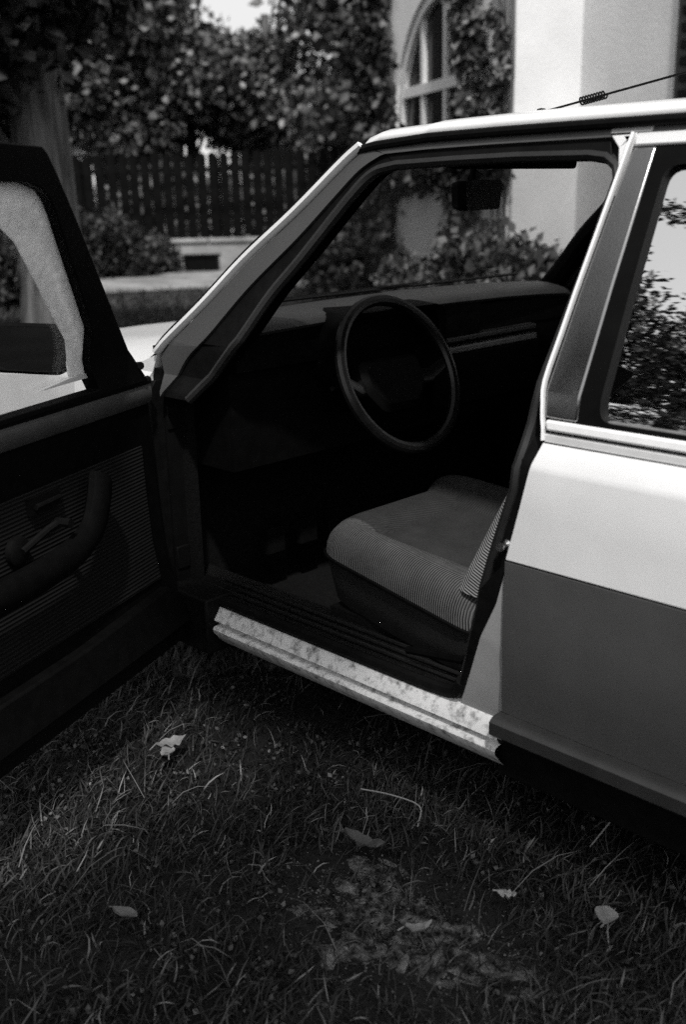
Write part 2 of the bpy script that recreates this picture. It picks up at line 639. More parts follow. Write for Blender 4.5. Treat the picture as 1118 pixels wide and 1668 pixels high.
# ---- roof
rv, rf = [], []
prof = [(.214, 1.357), (.211, 1.364), (.214, 1.371), (.224, 1.377), (.26, 1.384), (.34, 1.392), (.5, 1.401), (.66, 1.406), (.81, 1.408)]
prof = prof + [(W - a, b) for a, b in prof[::-1][1:]]
xs = [-.62, -.60, -.565, -.52, -.45, -.36, -.2, 0, .2, .5, .8, 1.0, 1.12]
for x_ in xs:
    for j, (a, b) in enumerate(prof):
        tc_ = abs(a - W / 2) / (W / 2 - .21)
        xx = x_
        if x_ < -.4:
            xx = x_ + 0.075 * tc_ ** 2.5
        z = b
        if x_ <= -.60:
            z = b - (0.022 if x_ < -.61 else 0.008)
        z -= 0.012 * max(0, (-.30 - x_)) / .3 * 1.0 if x_ > -.60 else 0.012 * max(0, (-.30 - x_)) / .3
        z -= 0.03 * max(0, x_ - .8) / .3
        rv.append((xx, a, z))
m_ = len(prof)
for i in range(len(xs) - 1):
    for j in range(m_ - 1):
        rf.append((i * m_ + j, i * m_ + j + 1, (i + 1) * m_ + j + 1, (i + 1) * m_ + j))
mesh('roof', rv, rf, M_PAINT, car, 50)
# ceiling inside
lv = [(a, b, c - 0.035) for a, b, c in rv]
mesh('headliner', lv, rf, M_LINER, car, 60)
for mir in (False, True):
    sg = (lambda y: W - y) if mir else (lambda y: y)
    g = G()
    gp = [(x_, sg(side(1.350) - 0.004), z_) for x_, z_ in ((-.548, 1.334), (-.50, 1.341), (-.36, 1.3495), (-.2, 1.3515), (.0, 1.352), (.3, 1.352), (.7, 1.351), (1.05, 1.34))]
    g.tube(gp, 0.0085, 8, r2=0.006)
    g.build('rain_gutter', M_RUBBER, car)
    hb = [(-.537, 1.343), (-.36, 1.351), (.0, 1.352), (1.02, 1.35), (1.02, 1.334), (.14, 1.3345), (.036, 1.330), (-.2, 1.330), (-.36, 1.328), (-.47, 1.324)]
    panel('roof_rail', hb, 0.004, 0.03, M_BODYGREY, car, mirror=mir)
    hs = [(-.47, 1.323), (-.36, 1.327), (-.2, 1.329), (.036, 1.329), (.05, 1.29), (.035, 1.299)] + TOPIN[::-1] + [(-.443, 1.303)]
    panel('door_seal', hs, 0.010, 0.03, M_RUBBER, car, mirror=mir)
    # front pillar: painted face, black inner seal, bright windscreen strip
    st = [(a + .009, b - .007) for a, b in STRIP]
    pp = st + [(-.47, 1.324)] + PMID[::-1][1:]
    panel('front_pillar', pp, 0.004, 0.035, M_BODYGREY, car, mirror=mir)
    ps = PMID[:-1] + [(-.465, 1.323), (-.443, 1.303)] + PIN[::-1][1:]
    panel('pillar_seal', ps, 0.012, 0.06, M_RUBBER, car, mirror=mir)
    g = G()
    sp = [(a, sg(side(b) - 0.002), b) for a, b in STRIP]
    g.tube(sp, 0.0125, 8, r2=0.007, up=(0, -1 if not mir else 1, 0.4))
    g.build('windscreen_strip', M_STRIP, car)
    g = G()
    g.tube([(a - .016, sg(side(b) + 0.010), b + .008) for a, b in STRIP], 0.007, 6)
    g.build('windscreen_rubber', M_RUBBER, car)

# inner rims of the opening (the depth of the body shell)
g = G()
loop = PIN + TOPIN + BIN
g.tube(on_side(dense(loop), 0.022), 0.013, 8, up=(0, 1, 0), r2=0.011)
g.build('opening_seal', mat('grey_seal_rubber', 0.010, 0.45, var=0.2, scale=30), car)
g = G()
for a, b in zip(dense(loop)[:-1], dense(loop)[1:]):
    p, q = on_side([a, b], 0.02)
    r, s = on_side([a, b], 0.075)
    g.add([p, q, s, r], [(0, 1, 2, 3)])
g.build('opening_lining', M_VINYL, car)

panel('pillar_top', [(.040, 1.3325), (.089, 1.3325), (.083, 1.30), (.074, 1.235), (.068, 1.235), (.070, 1.275), (.060, 1.312)], 0.002, 0.02, M_PAINT, car)
panel('rail_joint', [(.037, 1.3355), (.115, 1.3355), (.115, 1.3495), (.037, 1.3495)], 0.001, 0.02, M_FOOT, car)
g = G()
g.tube(on_side([(a + .02, b - .012) for a, b in STRIP], .055, True), .034, 10)
g.build('pillar_trim', M_VINYL, car)
# ---- centre pillar between the doors
upper = [(edge_x(z) - .004, z) for z in (.62, .70, .729, .80, .85, .90, .946, 1.092, 1.246, 1.332)]
panel('centre_pillar', [p for p in BIN[::-1] if p[1] > .56] + [(.036, 1.329), (.06, 1.331)] + upper[::-1], 0.016, 0.05, M_RUBBER, car)
low = [(-.005, .628), (-.03, .541), (-.066, .466), (-.101, .373), (-.126, .315), (-.15, .262), (.02, .20), (.02, .31), (.01, .43), (.01, .628)]
panel('centre_pillar_foot', low, 0.010, 0.04, M_FOOT, car)
panel('centre_pillar_seal', [(-.062, .562), (-.005, .628), (-.03, .541), (-.066, .466), (-.101, .373), (-.126, .315), (-.131, .325), (-.105, .40), (-.075, .50)], 0.006, 0.05, M_RUBBER, car)
# striker pin
g = G()
g.lathe([(0, -.008), (.009, -.008), (.009, .0), (.005, .002), (.005, .016), (.008, .017), (.008, .021), (0, .021)], 12, Matrix.Translation((-.012, .016, .655)) @ Matrix.Rotation(rad(90), 4, 'X'))
g.build('striker_pin', M_CHROME, car)

# ---- sill under the door opening
sec = [(.16, .300), (.075, .302), (.052, .299), (.040, .290), (.032, .277), (.024, .266), (.021, .261), (.034, .2565), (.038, .252), (.034, .2475), (.019, .2445), (.015, .239), (.018, .229), (.032, .212), (.046, .197), (.055, .190), (.16, .190)]
xa = [-1.10, -1.0, -.9, -.7, -.5, -.3, -.15, -.05, -.028]
sv = [(x_, a, b) for x_ in xa for a, b in sec]
ns = len(sec)
sf = [(i * ns + j, i * ns + j + 1, (i + 1) * ns + j + 1, (i + 1) * ns + j) for i in range(len(xa) - 1) for j in range(ns - 1)]
sill = mesh('door_sill', sv, sf, M_DIRTSILL, car, 50)
g = G()
g.tube(catmull([(-1.0, .050, .302), (-.6, .048, .302), (-.3, .048, .302), (-.19, .048, .304), (-.145, .046, .314), (-.126, .040, .345)], 5), 0.014, 8)
g.build('sill_seal', M_RUBBER, car)
G().box((-1.12, -.002, .175), (-.885, .12, .318)).build('sill_end_shade', M_RUBBER, car, bevel=.006)  # black box added over the sill's front end, standing in for shade there
g = G()
g.box((-1.115, .058, .285), (-.155, .19, .308))
for yy in (.082, .108, .135):
    g.tube([(-.98, yy, .314), (-.17, yy, .314)], .005, 8)
g.build('sill_plate', mat('black_plastic', 0.005, 0.35, var=0.2, scale=30), car, bevel=.004)

# ---- rear door
rdoor = empty('rear_door', (0, 0, 0), car)
rdoor['label'] = 'closed rear door, pale above and dark grey below'
XR = 0.98
panel('upper_panel', edge_pts(.632, .846) + [(XR, .846), (XR, .632)], 0.0, 0.03, M_PAINT, rdoor, bevel=.002)
panel('lower_panel', edge_pts(.318, .629) + [(XR, .629), (XR, .318)], 0.001, 0.03, M_PAINT2, rdoor, bevel=.003)
g = G()
bp_ = [(.018, .318), (.004, .316), (-.004, .309), (-.004, .285), (.006, .276), (.03, .272), (.05, .272), (.05, .318)]
bx = [-.028, -.024, .3, .7, XR]
vv = [(x_ + (0.0 if i else 0), a, b) for i, x_ in enumerate(bx) for a, b in bp_]
nb = len(bp_)
ff = [(i * nb + j, i * nb + (j + 1) % nb, (i + 1) * nb + (j + 1) % nb, (i + 1) * nb + j) for i in range(len(bx) - 1) for j in range(nb)]
ff += [tuple(range(nb)), tuple(range((len(bx) - 1) * nb, len(bx) * nb))]
mesh('rub_strip', vv, ff, mat('grey_rub_strip', 0.02, 0.35, var=0.2, scale=10), rdoor, 35)
panel('lower_cladding', edge_pts(.175, .27) + [(XR, .27), (XR, .175)], -0.012, 0.06, M_RUBBER, rdoor)
panel('belt_moulding', [(.052, .847), (.050, .862), (XR, .862), (XR, .847)], -0.003, 0.02, M_ALU, rdoor, bevel=.003)
panel('belt_gap', [(.05, .862), (.05, .8675), (XR, .8675), (XR, .862)], 0.006, 0.02, M_RUBBER, rdoor)
panel('chrome_strip', [(.056, .8675), (.053, .885), (XR, .885), (XR, .8675)], -0.007, 0.02, M_STRIP, rdoor, bevel=.004)
panel('window_weatherstrip', [(.145, .885), (.145, .895), (XR, .895), (XR, .885)], 0.002, 0.02, mat('grey_rubber', 0.10, 0.4, var=0.2, scale=30), rdoor)
panel('window_applique', [(.050, .888), (.047, .94), (.062, 1.092), (.081, 1.246), (.092, 1.312), (.132, 1.312), (.120, 1.1), (.112, .888)], -0.004, 0.02, M_APPLIQUE, rdoor, bevel=.004)
wf_out = [(.110, .884), (.119, 1.1), (.131, 1.312), (.80, 1.312), (XR - .03, .884)]
wf_in = round_poly([(.150, .893), (.151, 1.1), (.156, 1.283), (.77, 1.283), (.90, .893)], .025)
panel('window_frame', wf_out, -0.001, 0.03, M_BLACKPAINT, rdoor, holes=[wf_in])
panel('window_header', [(.090, 1.3125), (.088, 1.334), (.82, 1.334), (.85, 1.3125)], -0.005, 0.03, M_PAINT, rdoor, bevel=.005)
panel('window_glass', [(.14, .888), (.145, 1.295), (.78, 1.295), (.91, .888)], 0.012, 0.004, M_SIDEGLASS, rdoor, bevel=0)
g = G()
g.tube(catmull(on_side([(edge_x(z) - .001, z) for z in (.85, .87, .885, .91, .946, 1.02, 1.092, 1.17, 1.246, 1.29, 1.334)], -.001), 3), .0035, 8, r2=.007, up=(1, 0, 0))
g.build('door_edge', M_PAINT, rdoor)

# ---- rear quarter, boot (seen only from a step aside), right-hand side
def wheel_arch(cx, r=.34, n=14, z0=.2):
    a0 = math.asin((z0 - .30) / r) if abs(z0 - .30) < r else 0
    return [(cx + r * math.cos(t), .30 + r * math.sin(t)) for t in np.linspace(a0, math.pi - a0, n)]


for mir in (False, True):
    rq = [(XR + .004, .846), (XR + .004, .20)] + [(XR + .03, .2)] + wheel_arch(1.40)[::-1] + [(1.76, .2), (2.25, .3), (2.28, .80), (2.2, .846)]
    panel('rear_quarter', rq, 0.001, 0.03, M_PAINT, car, mirror=mir)
    panel('rear_pillar', [(XR - .025, .8465), (.81, 1.334), (1.02, 1.334), (1.13, 1.30), (1.55, .8465)], 0.0, 0.03, M_PAINT, car, mirror=mir)
    fe = [(-1.058, .894), (-1.083, .84), (-1.10, .2), (-1.14, .2)] + wheel_arch(-1.52) + [(-1.9, .2), (-2.28, .3), (-2.30, .72), (-2.2, .742), (-1.8, .775), (-1.5, .807), (-1.25, .842), (-1.12, .872)]
    panel('front_wing', fe, 0.0, 0.03, M_PAINT, car, mirror=mir, bevel=.006)
# right side doors in one shell with window openings
rs = [(-1.075, .19), (XR, .19), (XR, .846), (.80, 1.334), (-.47, 1.33), (-.985, .846)]
hole1 = [(-.80, .90), (-.50, 1.29), (.0, 1.29), (.0, .90)]
hole2 = [(.15, .895), (.15, 1.285), (.77, 1.285), (.90, .895)]
panel('passenger_side_shell', rs, 0.0, 0.035, M_PAINT, car, holes=[hole1, hole2], mirror=True)
for h in (hole1, hole2):
    panel('passenger_window', h, 0.012, 0.004, M_GLASS, car, mirror=True, bevel=0)
panel('passenger_door_trim', [(-1.0, .28), (.0, .28), (.0, .885), (-.985, .885)], 0.04, 0.05, M_VINYL, car, mirror=True, bevel=.01)
g = G()
g.tube([(-.97, W - .088, .896), (.0, W - .088, .896)], .02, 10, r2=.035, up=(0, 0, 1))
g.build('passenger_door_ledge', M_DASH, car)

# bonnet with the scuttle
hv, hf = [], []
hx = [-2.32, -2.25, -2.0, -1.7, -1.5, -1.3, -1.18]
hy = [.035, .05, .11, .30, .55, .81]
hy = hy + [W - a for a in hy[::-1][1:]]
for x_ in hx:
    for yy in hy:
        t = abs(yy - .81) / .78
        zz = np.interp(x_, [-2.32, -2.25, -2.0, -1.5, -1.18], [.70, .775, .80, .862, .905])
        edge = np.interp(x_, [-2.3, -2.2, -1.8, -1.5, -1.25, -1.12], [.70, .742, .775, .807, .842, .872])
        z = zz + .028 * (1 - t * t)
        if t > .88:
            z = edge + (z - edge) * max(0, (1 - t)) / .12
        hv.append((x_ - .0 + (.05 * (t ** 2) if x_ > -1.4 else 0), yy, z))
nh = len(hy)
for i in range(len(hx) - 1):
    for j in range(nh - 1):
        hf.append((i * nh + j, i * nh + j + 1, (i + 1) * nh + j + 1, (i + 1) * nh + j))
mesh('bonnet', hv, hf, M_PAINT, car, 45)
# scuttle panel up to the windscreen base
cv, cf = [], []
for i, t in enumerate(np.linspace(0, 1, 15)):
    yy = .045 + t * (W - .09)
    b = 1 - (2 * t - 1) ** 2
    cv += [(-1.13 - .055 * b + .0, yy, .883 + .03 * b), (-1.062 - .07 * b, yy, .897 + .022 * b)]
    if i:
        cf.append((2 * i - 2, 2 * i - 1, 2 * i + 1, 2 * i))
mesh('scuttle', cv, cf, M_PAINT, car, 45)
g = G()
g.tube(catmull([(-1.07, .05, .905), (-1.10, .2, .925), (-1.13, .5, .94), (-1.135, .81, .943), (-1.13, 1.12, .94), (-1.10, 1.42, .925), (-1.07, 1.57, .905)], 4), .011, 8)
g.build('windscreen_rubber', M_RUBBER, car)
# wiper
g = G()
g.tube([(-1.135, .30, .928), (-1.10, .55, .965), (-1.09, .85, .97)], .006, 6)
g.tube([(-1.075, .40, .985), (-1.085, 1.0, .985)], .006, 6)
g.build('wiper', M_RUBBER, car)
# windscreen
gv_, gf_ = [], []
for j in range(9):
    s = j / 8
    for i in range(17):
        t = i / 16
        b = 1 - (2 * t - 1) ** 2
        p = Vector((-1.066 - .07 * b, .05 + t * (W - .10), .905 + .03 * b))
        q = Vector((-.545 - .065 * b, .215 + t * (W - .43), 1.343 + .045 * b))
        gv_.append(p.lerp(q, s))
for j in range(8):
    for i in range(16):
        gf_.append((j * 17 + i, j * 17 + i + 1, (j + 1) * 17 + i + 1, (j + 1) * 17 + i))
mesh('windscreen', gv_, gf_, M_SCREEN, car, 60)
# black header band inside the windscreen top and sun visors
g = G()
top = [Vector((-.545 - .065 * (1 - (2 * t - 1) ** 2), .215 + t * (W - .43), 1.343 + .045 * (1 - (2 * t - 1) ** 2))) for t in np.linspace(0, 1, 13)]
vv = [p + Vector((.012, 0, -.012)) for p in top] + [p + Vector((-.005, 0, -.05)) for p in top] + [p + Vector((.07, 0, -.04)) for p in top] + [p + Vector((.12, 0, -.02)) for p in top]
for k_ in (0, 1, 2):
    pass
g.add(vv, [(i, i + 1, 13 + i + 1, 13 + i) for i in range(12)] + [(13 + i, 13 + i + 1, 26 + i + 1, 26 + i) for i in range(12)] + [(26 + i, 26 + i + 1, 39 + i + 1, 39 + i) for i in range(12)])
g.build('windscreen_header', M_VINYL, car)
for y0, y1 in ((.27, .70), (.92, 1.35)):
    g = G()
    mtx = Matrix.Translation((-.50, 0, 1.335)) @ Matrix.Rotation(rad(12), 4, 'Y')
    g.box((-.02, y0, -.012), (.16, y1, .008), mtx)
    g.build('sun_visor', M_VINYL, car, bevel=.006)
# rear window, boot lid, tail
g = G()
g.add([(1.13, .22, 1.335), (1.13, W - .22, 1.335), (1.56, W - .1, .875), (1.56, .1, .875)], [(0, 1, 2, 3)])
g.build('rear_window', M_GLASS, car)
g = G()
g.add([(1.54, .03, .848), (1.54, W - .03, .848), (2.2, W - .03, .846), (2.2, .03, .846), (1.54, .81, .88), (2.2, .81, .875), (2.29, .04, .80), (2.29, W - .04, .80), (2.29, .06, .3), (2.29, W - .06, .3)],
      [(0, 4, 5, 3), (4, 1, 2, 5), (3, 5, 2, 7, 6), (6, 7, 9, 8)])
g.build('boot_lid', M_PAINT, car)
g = G()
g.add([(-2.31, .05, .72), (-2.31, W - .05, .72), (-2.31, W - .06, .3), (-2.31, .06, .3)], [(0, 1, 2, 3)])
g.build('front_grille', M_RUBBER, car)
for x0, x1 in ((-2.42, -2.30), (2.28, 2.40)):
    G().box((x0, .02, .40), (x1, W - .02, .52)).build('bumper', M_RUBBER, car, bevel=.02)
# wheels
for cx in (-1.52, 1.40):
    for yy, rz in ((.13, 0), (W - .13, 180)):
        wh = empty('wheel', (cx, yy, .285), car)
        wh.rotation_euler = (0, 0, rad(rz))
        mx = Matrix.Rotation(rad(90), 4, 'X')
        G().lathe([(.175, -.08), (.24, -.085), (.275, -.075), (.285, -.05), (.285, .05), (.275, .075), (.24, .085), (.175, .08), (.175, -.08)], 36, mx).build('tyre', M_TYRE, wh)
        G().lathe([(.0, .045), (.05, .05), (.07, .03), (.14, .02), (.155, .06), (.178, .075), (.178, -.07), (.0, -.07)], 36, mx).build('rim', M_ALU, wh)
# underbody and cabin tub
g = G()
g.box((-1.2, .10, .19), (1.6, W - .10, .215))
g.box((-1.16, .09, .21), (-1.12, W - .09, .90))
g.box((-.95, .70, .21), (.9, .92, .36))
g.box((.85, .16, .21), (1.5, W - .16, .55))
g.build('cabin_floor', M_CARPET, car)
G().box((-1.12, .075, .20), (-1.02, .10, .84)).build('footwell_side', M_CARPET, car)
G().box((-1.14, W - .11, .20), (-.95, W - .075, .93)).build('footwell_side', M_CARPET, car)

# ---- dashboard
dash = empty('dashboard', (0, 0, 0), car)
secd = [(-1.10, .935), (-1.06, .968), (-1.00, .985), (-.94, .990), (-.90, .988), (-.865, .982), (-.840, .976), (-.829, .968), (-.825, .958), (-.835, .950)]
ys = [.09, .13, .18, .3, .5, .81, 1.1, 1.3, 1.45, 1.53]
dv, df = [], []
for yy in ys:
    e = 1 if .1 < yy < 1.5 else 0
    for a, b in secd:
        sag = .030 * ((yy - .81) / .72) ** 2 if yy > .81 else .012 * ((yy - .81) / .72) ** 2
        dv.append((a - (.035 * ((yy - .81) / .72) ** 2 if yy > .81 else 0) - (0 if e else .02), yy, b - sag - (0 if e else .012)))
nd = len(secd)
for i in range(len(ys) - 1):
    for j in range(nd - 1):
        df.append((i * nd + j, i * nd + j + 1, (i + 1) * nd + j + 1, (i + 1) * nd + j))
mesh('dash_pad', dv, df, M_DASH, dash, 45)
g = G()
g.box((-1.1, .10, .62), (-.875, 1.53, .935))
g.box((-1.0, .10, .86), (-.845, 1.0, .952))
g.box((-1.0, 1.0, .86), (-.87, 1.5, .935))
g.build('dash_body', M_VINYL, dash)
g = G()
g.box((-.93, .76, .842), (-.845, 1.28, .858))
g.build('dash_shelf', M_DASH, dash, bevel=.004)
g = G()
g.box((-.88, .78, .812), (-.842, 1.28, .829))
g.build('glovebox_strip', mat('pale_dash_strip', 0.12, 0.45, var=0.1, scale=20), dash, bevel=.003)
g = G()
g.box((-.88, .80, .66), (-.846, 1.30, .809))
g.build('glovebox_lid', M_VINYL, dash, bevel=.005)
g = G()
for k_ in range(2):
    g.box((-1.02, .25 + k_ * .62, .9905), (-.985, .75 + k_ * .62, .9945))
g.build('demister_vent', M_RUBBER, dash)
# instrument binnacle behind the wheel
g = G()
bpr = round_poly([(.36, .80), (.36, .985), (.755, .985), (.755, .80)], .05)
nbp = len(bpr)
vb = [(-.93, a, b) for a, b in bpr] + [(-.765, a, b - .015) for a, b in bpr] + [(-.775, .557 + (a - .557) * .9, .89 + (b - .89) * .85 - .015) for a, b in bpr] + [(-.85, .557 + (a - .557) * .88, .89 + (b - .89) * .8) for a, b in bpr]
fb = []
for q in range(3):
    fb += [(q * nbp + i, q * nbp + (i + 1) % nbp, (q + 1) * nbp + (i + 1) % nbp, (q + 1) * nbp + i) for i in range(nbp)]
fb.append(tuple(3 * nbp + i for i in range(nbp)))
g.add(vb, fb)
g.build('instrument_binnacle', M_VINYL, dash)

# ---- steering wheel
swm = empty('steering_wheel', (-.700, .497, .822), car)
tilt = .42
swm.rotation_euler = (0, rad(90) - tilt, 0)
R_ = .190
g = G()
g.tube([(R_ * math.cos(t), R_ * math.sin(t), 0) for t in np.linspace(0, 2 * math.pi, 57)[:-1]], .0145, 10, closed=True)
M_RIM = mat('steering_rim', 0.004, 0.3, var=0.3, scale=40, bump=0.05, bscale=200, spec=0.25)
g.build('rim', M_RIM, swm)
g = G()
hubp = round_poly([(-.05, -.105), (-.05, .105), (.02, .112), (.085, .065), (.085, -.065), (.02, -.112)], .022)
nh_ = len(hubp)
g.add([(a, b, -.055) for a, b in hubp] + [(a, b, -.025) for a, b in hubp] + [(a * .8, b * .85, -.012) for a, b in hubp],
      [(q * nh_ + i, q * nh_ + (i + 1) % nh_, (q + 1) * nh_ + (i + 1) % nh_, (q + 1) * nh_ + i) for q in range(2) for i in range(nh_)] + [tuple(2 * nh_ + i for i in range(nh_))])
g.build('hub_pad', M_VINYL, swm)
for s_ in (-1, 1):
    g = G()
    a = Vector((.005, s_ * .07, -.04))
    b = Vector((.015, s_ * .13, -.022))
    c = Vector((-.01, s_ * (R_ - .004), -.003))
    g.tube([a, b, c], [.024, .018, .014], 8, r2=.007, up=(1, 0, 0))
    g.build('spoke', M_RIM, swm)
g = G()
g.tube([(0, 0, -.30), (0, 0, -.04)], .035, 12)
g.build('column', M_VINYL, swm)
g = G()
g.tube([(0, .03, -.09), (-.01, .14, -.085), (-.01, .17, -.08)], .006, 6)
g.tube([(0, -.03, -.09), (-.01, -.13, -.085), (-.01, -.16, -.08)], .006, 6)
g.build('indicator_stalk', M_RIM, swm)

# ---- inside mirror
im = empty('rear_view_mirror', (-.62, .702, 1.238), car)
g = G()
mp = round_poly([(-.118, -.034), (-.125, .036), (.125, .036), (.118, -.034)], .016)
nm = len(mp)
vm = [(-.03, a * .9, b * .85) for a, b in mp] + [(-.01, a, b) for a, b in mp] + [(.012, a, b) for a, b in mp]
g.add(vm, [(q * nm + i, q * nm + (i + 1) % nm, (q + 1) * nm + (i + 1) % nm, (q + 1) * nm + i) for q in range(2) for i in range(nm)] + [tuple(range(nm)), tuple(2 * nm + i for i in range(nm))])
im.rotation_euler = (0, 0, rad(18))
g.build('mirror_housing', M_RUBBER, im)
g = G()
g.tube([(-.02, 0, .02), (-.02, .01, .075), (.0, .015, .125)], .008, 8)
g.build('mirror_stem', M_RUBBER, im)

# ---- seats
def seat_outline(x0, x1, y0, y1, yf, r, n=9):
    """plan of the cushion: front edge x0, rear edge x1; the front is narrower by yf"""
    c = [(x0, y0 + yf), (x0, y1 - yf * .3), (x1, y1), (x1, y0)]
    return round_poly(c, r, n)


def smooth01(t):
    t = max(0.0, min(1.0, t))
    return t * t * (3 - 2 * t)


def make_seat(yoff, parent):
    st = empty('seat', (0, yoff, 0), parent)
    x0, x1, y0, y1 = -.675, -.10, .085, .675
    base = seat_outline(x0, x1, y0, y1, .075, .10)
    cx_, cy_ = -.39, .385
    n = len(base)
    rings = [0.0, .2, .35, .5, .62, .68, .72, .76, .80, .85, .90, .94, .97, .99, 1.0]
    V = []
    for r in rings:
        for a, b in base:
            x = cx_ + (a - cx_) * r
            y = cy_ + (b - cy_) * r
            top = .520 - .045 * (x + .67) / .57
            # raised bolsters and front roll
            by = smooth01((abs(y - cy_) - .13) / .07) * (.020 + .03 * smooth01((y - cy_) / .2))
            fx = smooth01((-.50 - x) / .08) * .016
            top += max(by, fx)
            # stitched seam between the insert and the bolsters
            q = max(abs(y - cy_) - .150, -.525 - x)
            top -= .010 * math.exp(-(q / .010) ** 2)
            drop = 0
            if r > .76:
                t = (r - .76) / .24
                drop = .085 * (1 - math.sqrt(max(0, 1 - t * t)))
            V.append((x, y, top - drop))
    F = []
    for i in range(len(rings) - 1):
        for j in range(n):
            l = (j + 1) % n
            F.append((i * n + j, i * n + l, (i + 1) * n + l, (i + 1) * n + j))
    # cut into insert (plain) and bolster (ribbed)
    def split(test):
        fs = [f for f in F if test(sum(V[i][0] for i in f) / 4, sum(V[i][1] for i in f) / 4)]
        idx = sorted({i for f in fs for i in f})
        mp_ = {i: k for k, i in enumerate(idx)}
        return [V[i] for i in idx], [tuple(mp_[i] for i in f) for f in fs]
    mesh('cushion', V, F, M_SEATRIB, st, 60)
    # plain cloth insert lies a little proud of the ribbed cushion
    iv, if_ = [], []
    gx = np.linspace(-.52, -.13, 27)
    gy = np.linspace(cy_ - .148, cy_ + .148, 25)
    for x in gx:
        for y in gy:
            top = .520 - .045 * (x + .67) / .57
            by = smooth01((abs(y - cy_) - .13) / .07) * (.020 + .03 * smooth01((y - cy_) / .2))
            fx = smooth01((-.50 - x) / .08) * .016
            e = min(x + .52, y - gy[0], gy[-1] - y)
            top += max(by, fx) + .009 * smooth01(e / .03) - .004
            iv.append((x, y, top))
    for i in range(26):
        for j in range(24):
            if_.append((i * 25 + j, i * 25 + j + 1, (i + 1) * 25 + j + 1, (i + 1) * 25 + j))
    mesh('cushion_insert', iv, if_, M_SEAT, st, 60)
    edge = [V[(len(rings) - 1) * n + j] for j in range(n)]
    g = G()
    g.tube([(a + (a - cx_) * .004, b + (b - cy_) * .004, c + .001) for a, b, c in edge], .005, 6, closed=True)
    g.build('piping', M_VINYL, st)
    # dark valance below the piping
    VV, FF = [], []
    lv = [(1.0, 0.0), (.985, -.02), (.96, -.06), (.93, -.105), (.88, -.12)]
    for r, dz in lv:
        for a, b, c in edge:
            VV.append((cx_ + (a - cx_) * r, cy_ + (b - cy_) * r, c + dz))
    for i in range(len(lv) - 1):
        for j in range(n):
            l = (j + 1) % n
            FF.append((i * n + j, i * n + l, (i + 1) * n + l, (i + 1) * n + j))
    mesh('valance', VV, FF, M_SEATV, st, 50)
    # backrest: raked slab with rounded bolsters
    BV, BF = [], []
    levels = np.linspace(0, 1, 13)
    secs = 28
    for t in levels:
        zc = .49 + t * .56
        xc = -.158 + t * .27
        hw = .275 - .05 * t ** 3
        th = .085 - .03 * t
        if t > .93:
            th *= .6
        for k_ in range(secs):
            a = 2 * math.pi * k_ / secs
            ca, sa = math.cos(a), math.sin(a)
            yy = cy_ + hw * math.copysign(abs(sa) ** .55, sa)
            fr = th * math.copysign(abs(ca) ** .7, ca)
            dish = .03 * (1 - smooth01((abs(yy - cy_) - .10) / .10)) if ca < 0 else 0
            BV.append((xc + fr + dish, yy, zc))
    for i in range(len(levels) - 1):
        for j in range(secs):
            l = (j + 1) % secs
            BF.append((i * secs + j, i * secs + l, (i + 1) * secs + l, (i + 1) * secs + j))
    BF.append(tuple(range(secs)))
    BF.append(tuple((len(levels) - 1) * secs + i for i in range(secs)))
    mesh('backrest', BV, BF, M_BACKRIB, st, 60)
    for yy in (.16, .58):
        G().box((-.62, yy, .22), (-.10, yy + .04, .33)).build('seat_rail', M_CARPET, st)
    g = G()
    g.tube([(-.30, .075, .345), (-.15, .07, .37), (-.08, .07, .43)], .009, 8)
    g.build('recline_lever', M_VINYL, st)
    return st


M_SEATV = mat('seat_side_vinyl', 0.007, 0.6, var=0.3, scale=20, bump=0.1, bscale=200)
seat1 = make_seat(0, car)
seat2 = empty('seat', (0, W - .76, 0), car)
for ch in list(seat1.children):
    c_ = ch.copy()
    link(c_, seat2)
for o_ in (seat1, seat2):
    pass
g = G()
g.box((.62, .2, .30), (1.1, W - .2, .50))
g.box((1.0, .2, .48), (1.18, W - .2, 1.0))
g.build('rear_bench', M_SEAT, car, bevel=.05)
# pedals
for yy, n_ in ((.30, 1), (.42, 1), (.54, 1)):
    G().box((-1.02, yy, .33), (-1.0, yy + .06, .40)).build('pedal', M_RUBBER, car)
# roof aerial with a coil
aer = empty('aerial', (-.53, .82, 1.405), car)
A0, A1 = Vector((0, 0, .02)), Vector((.62, 0, .115))
G().tube([A0, A1], .0026, 6).build('rod', M_RUBBER, aer)
g = G()
c0, c1 = A0.lerp(A1, .175), A0.lerp(A1, .28)
ax_ = (A1 - A0).normalized()
nx_ = Vector((0, 1, 0))
bx_ = ax_.cross(nx_)
hl = []
for i in range(9 * 12 + 1):
    a = i / 12 * 2 * math.pi
    hl.append(c0.lerp(c1, i / 108) + nx_ * math.cos(a) * .0085 + bx_ * math.sin(a) * .0085)
g.tube(hl, .0021, 5)
g.build('coil', M_RUBBER, aer)
G().lathe([(.0, .03), (.01, .028), (.014, .01), (.022, .0), (.022, -.012), (0, -.012)], 16).build('aerial_base', M_RUBBER, aer)

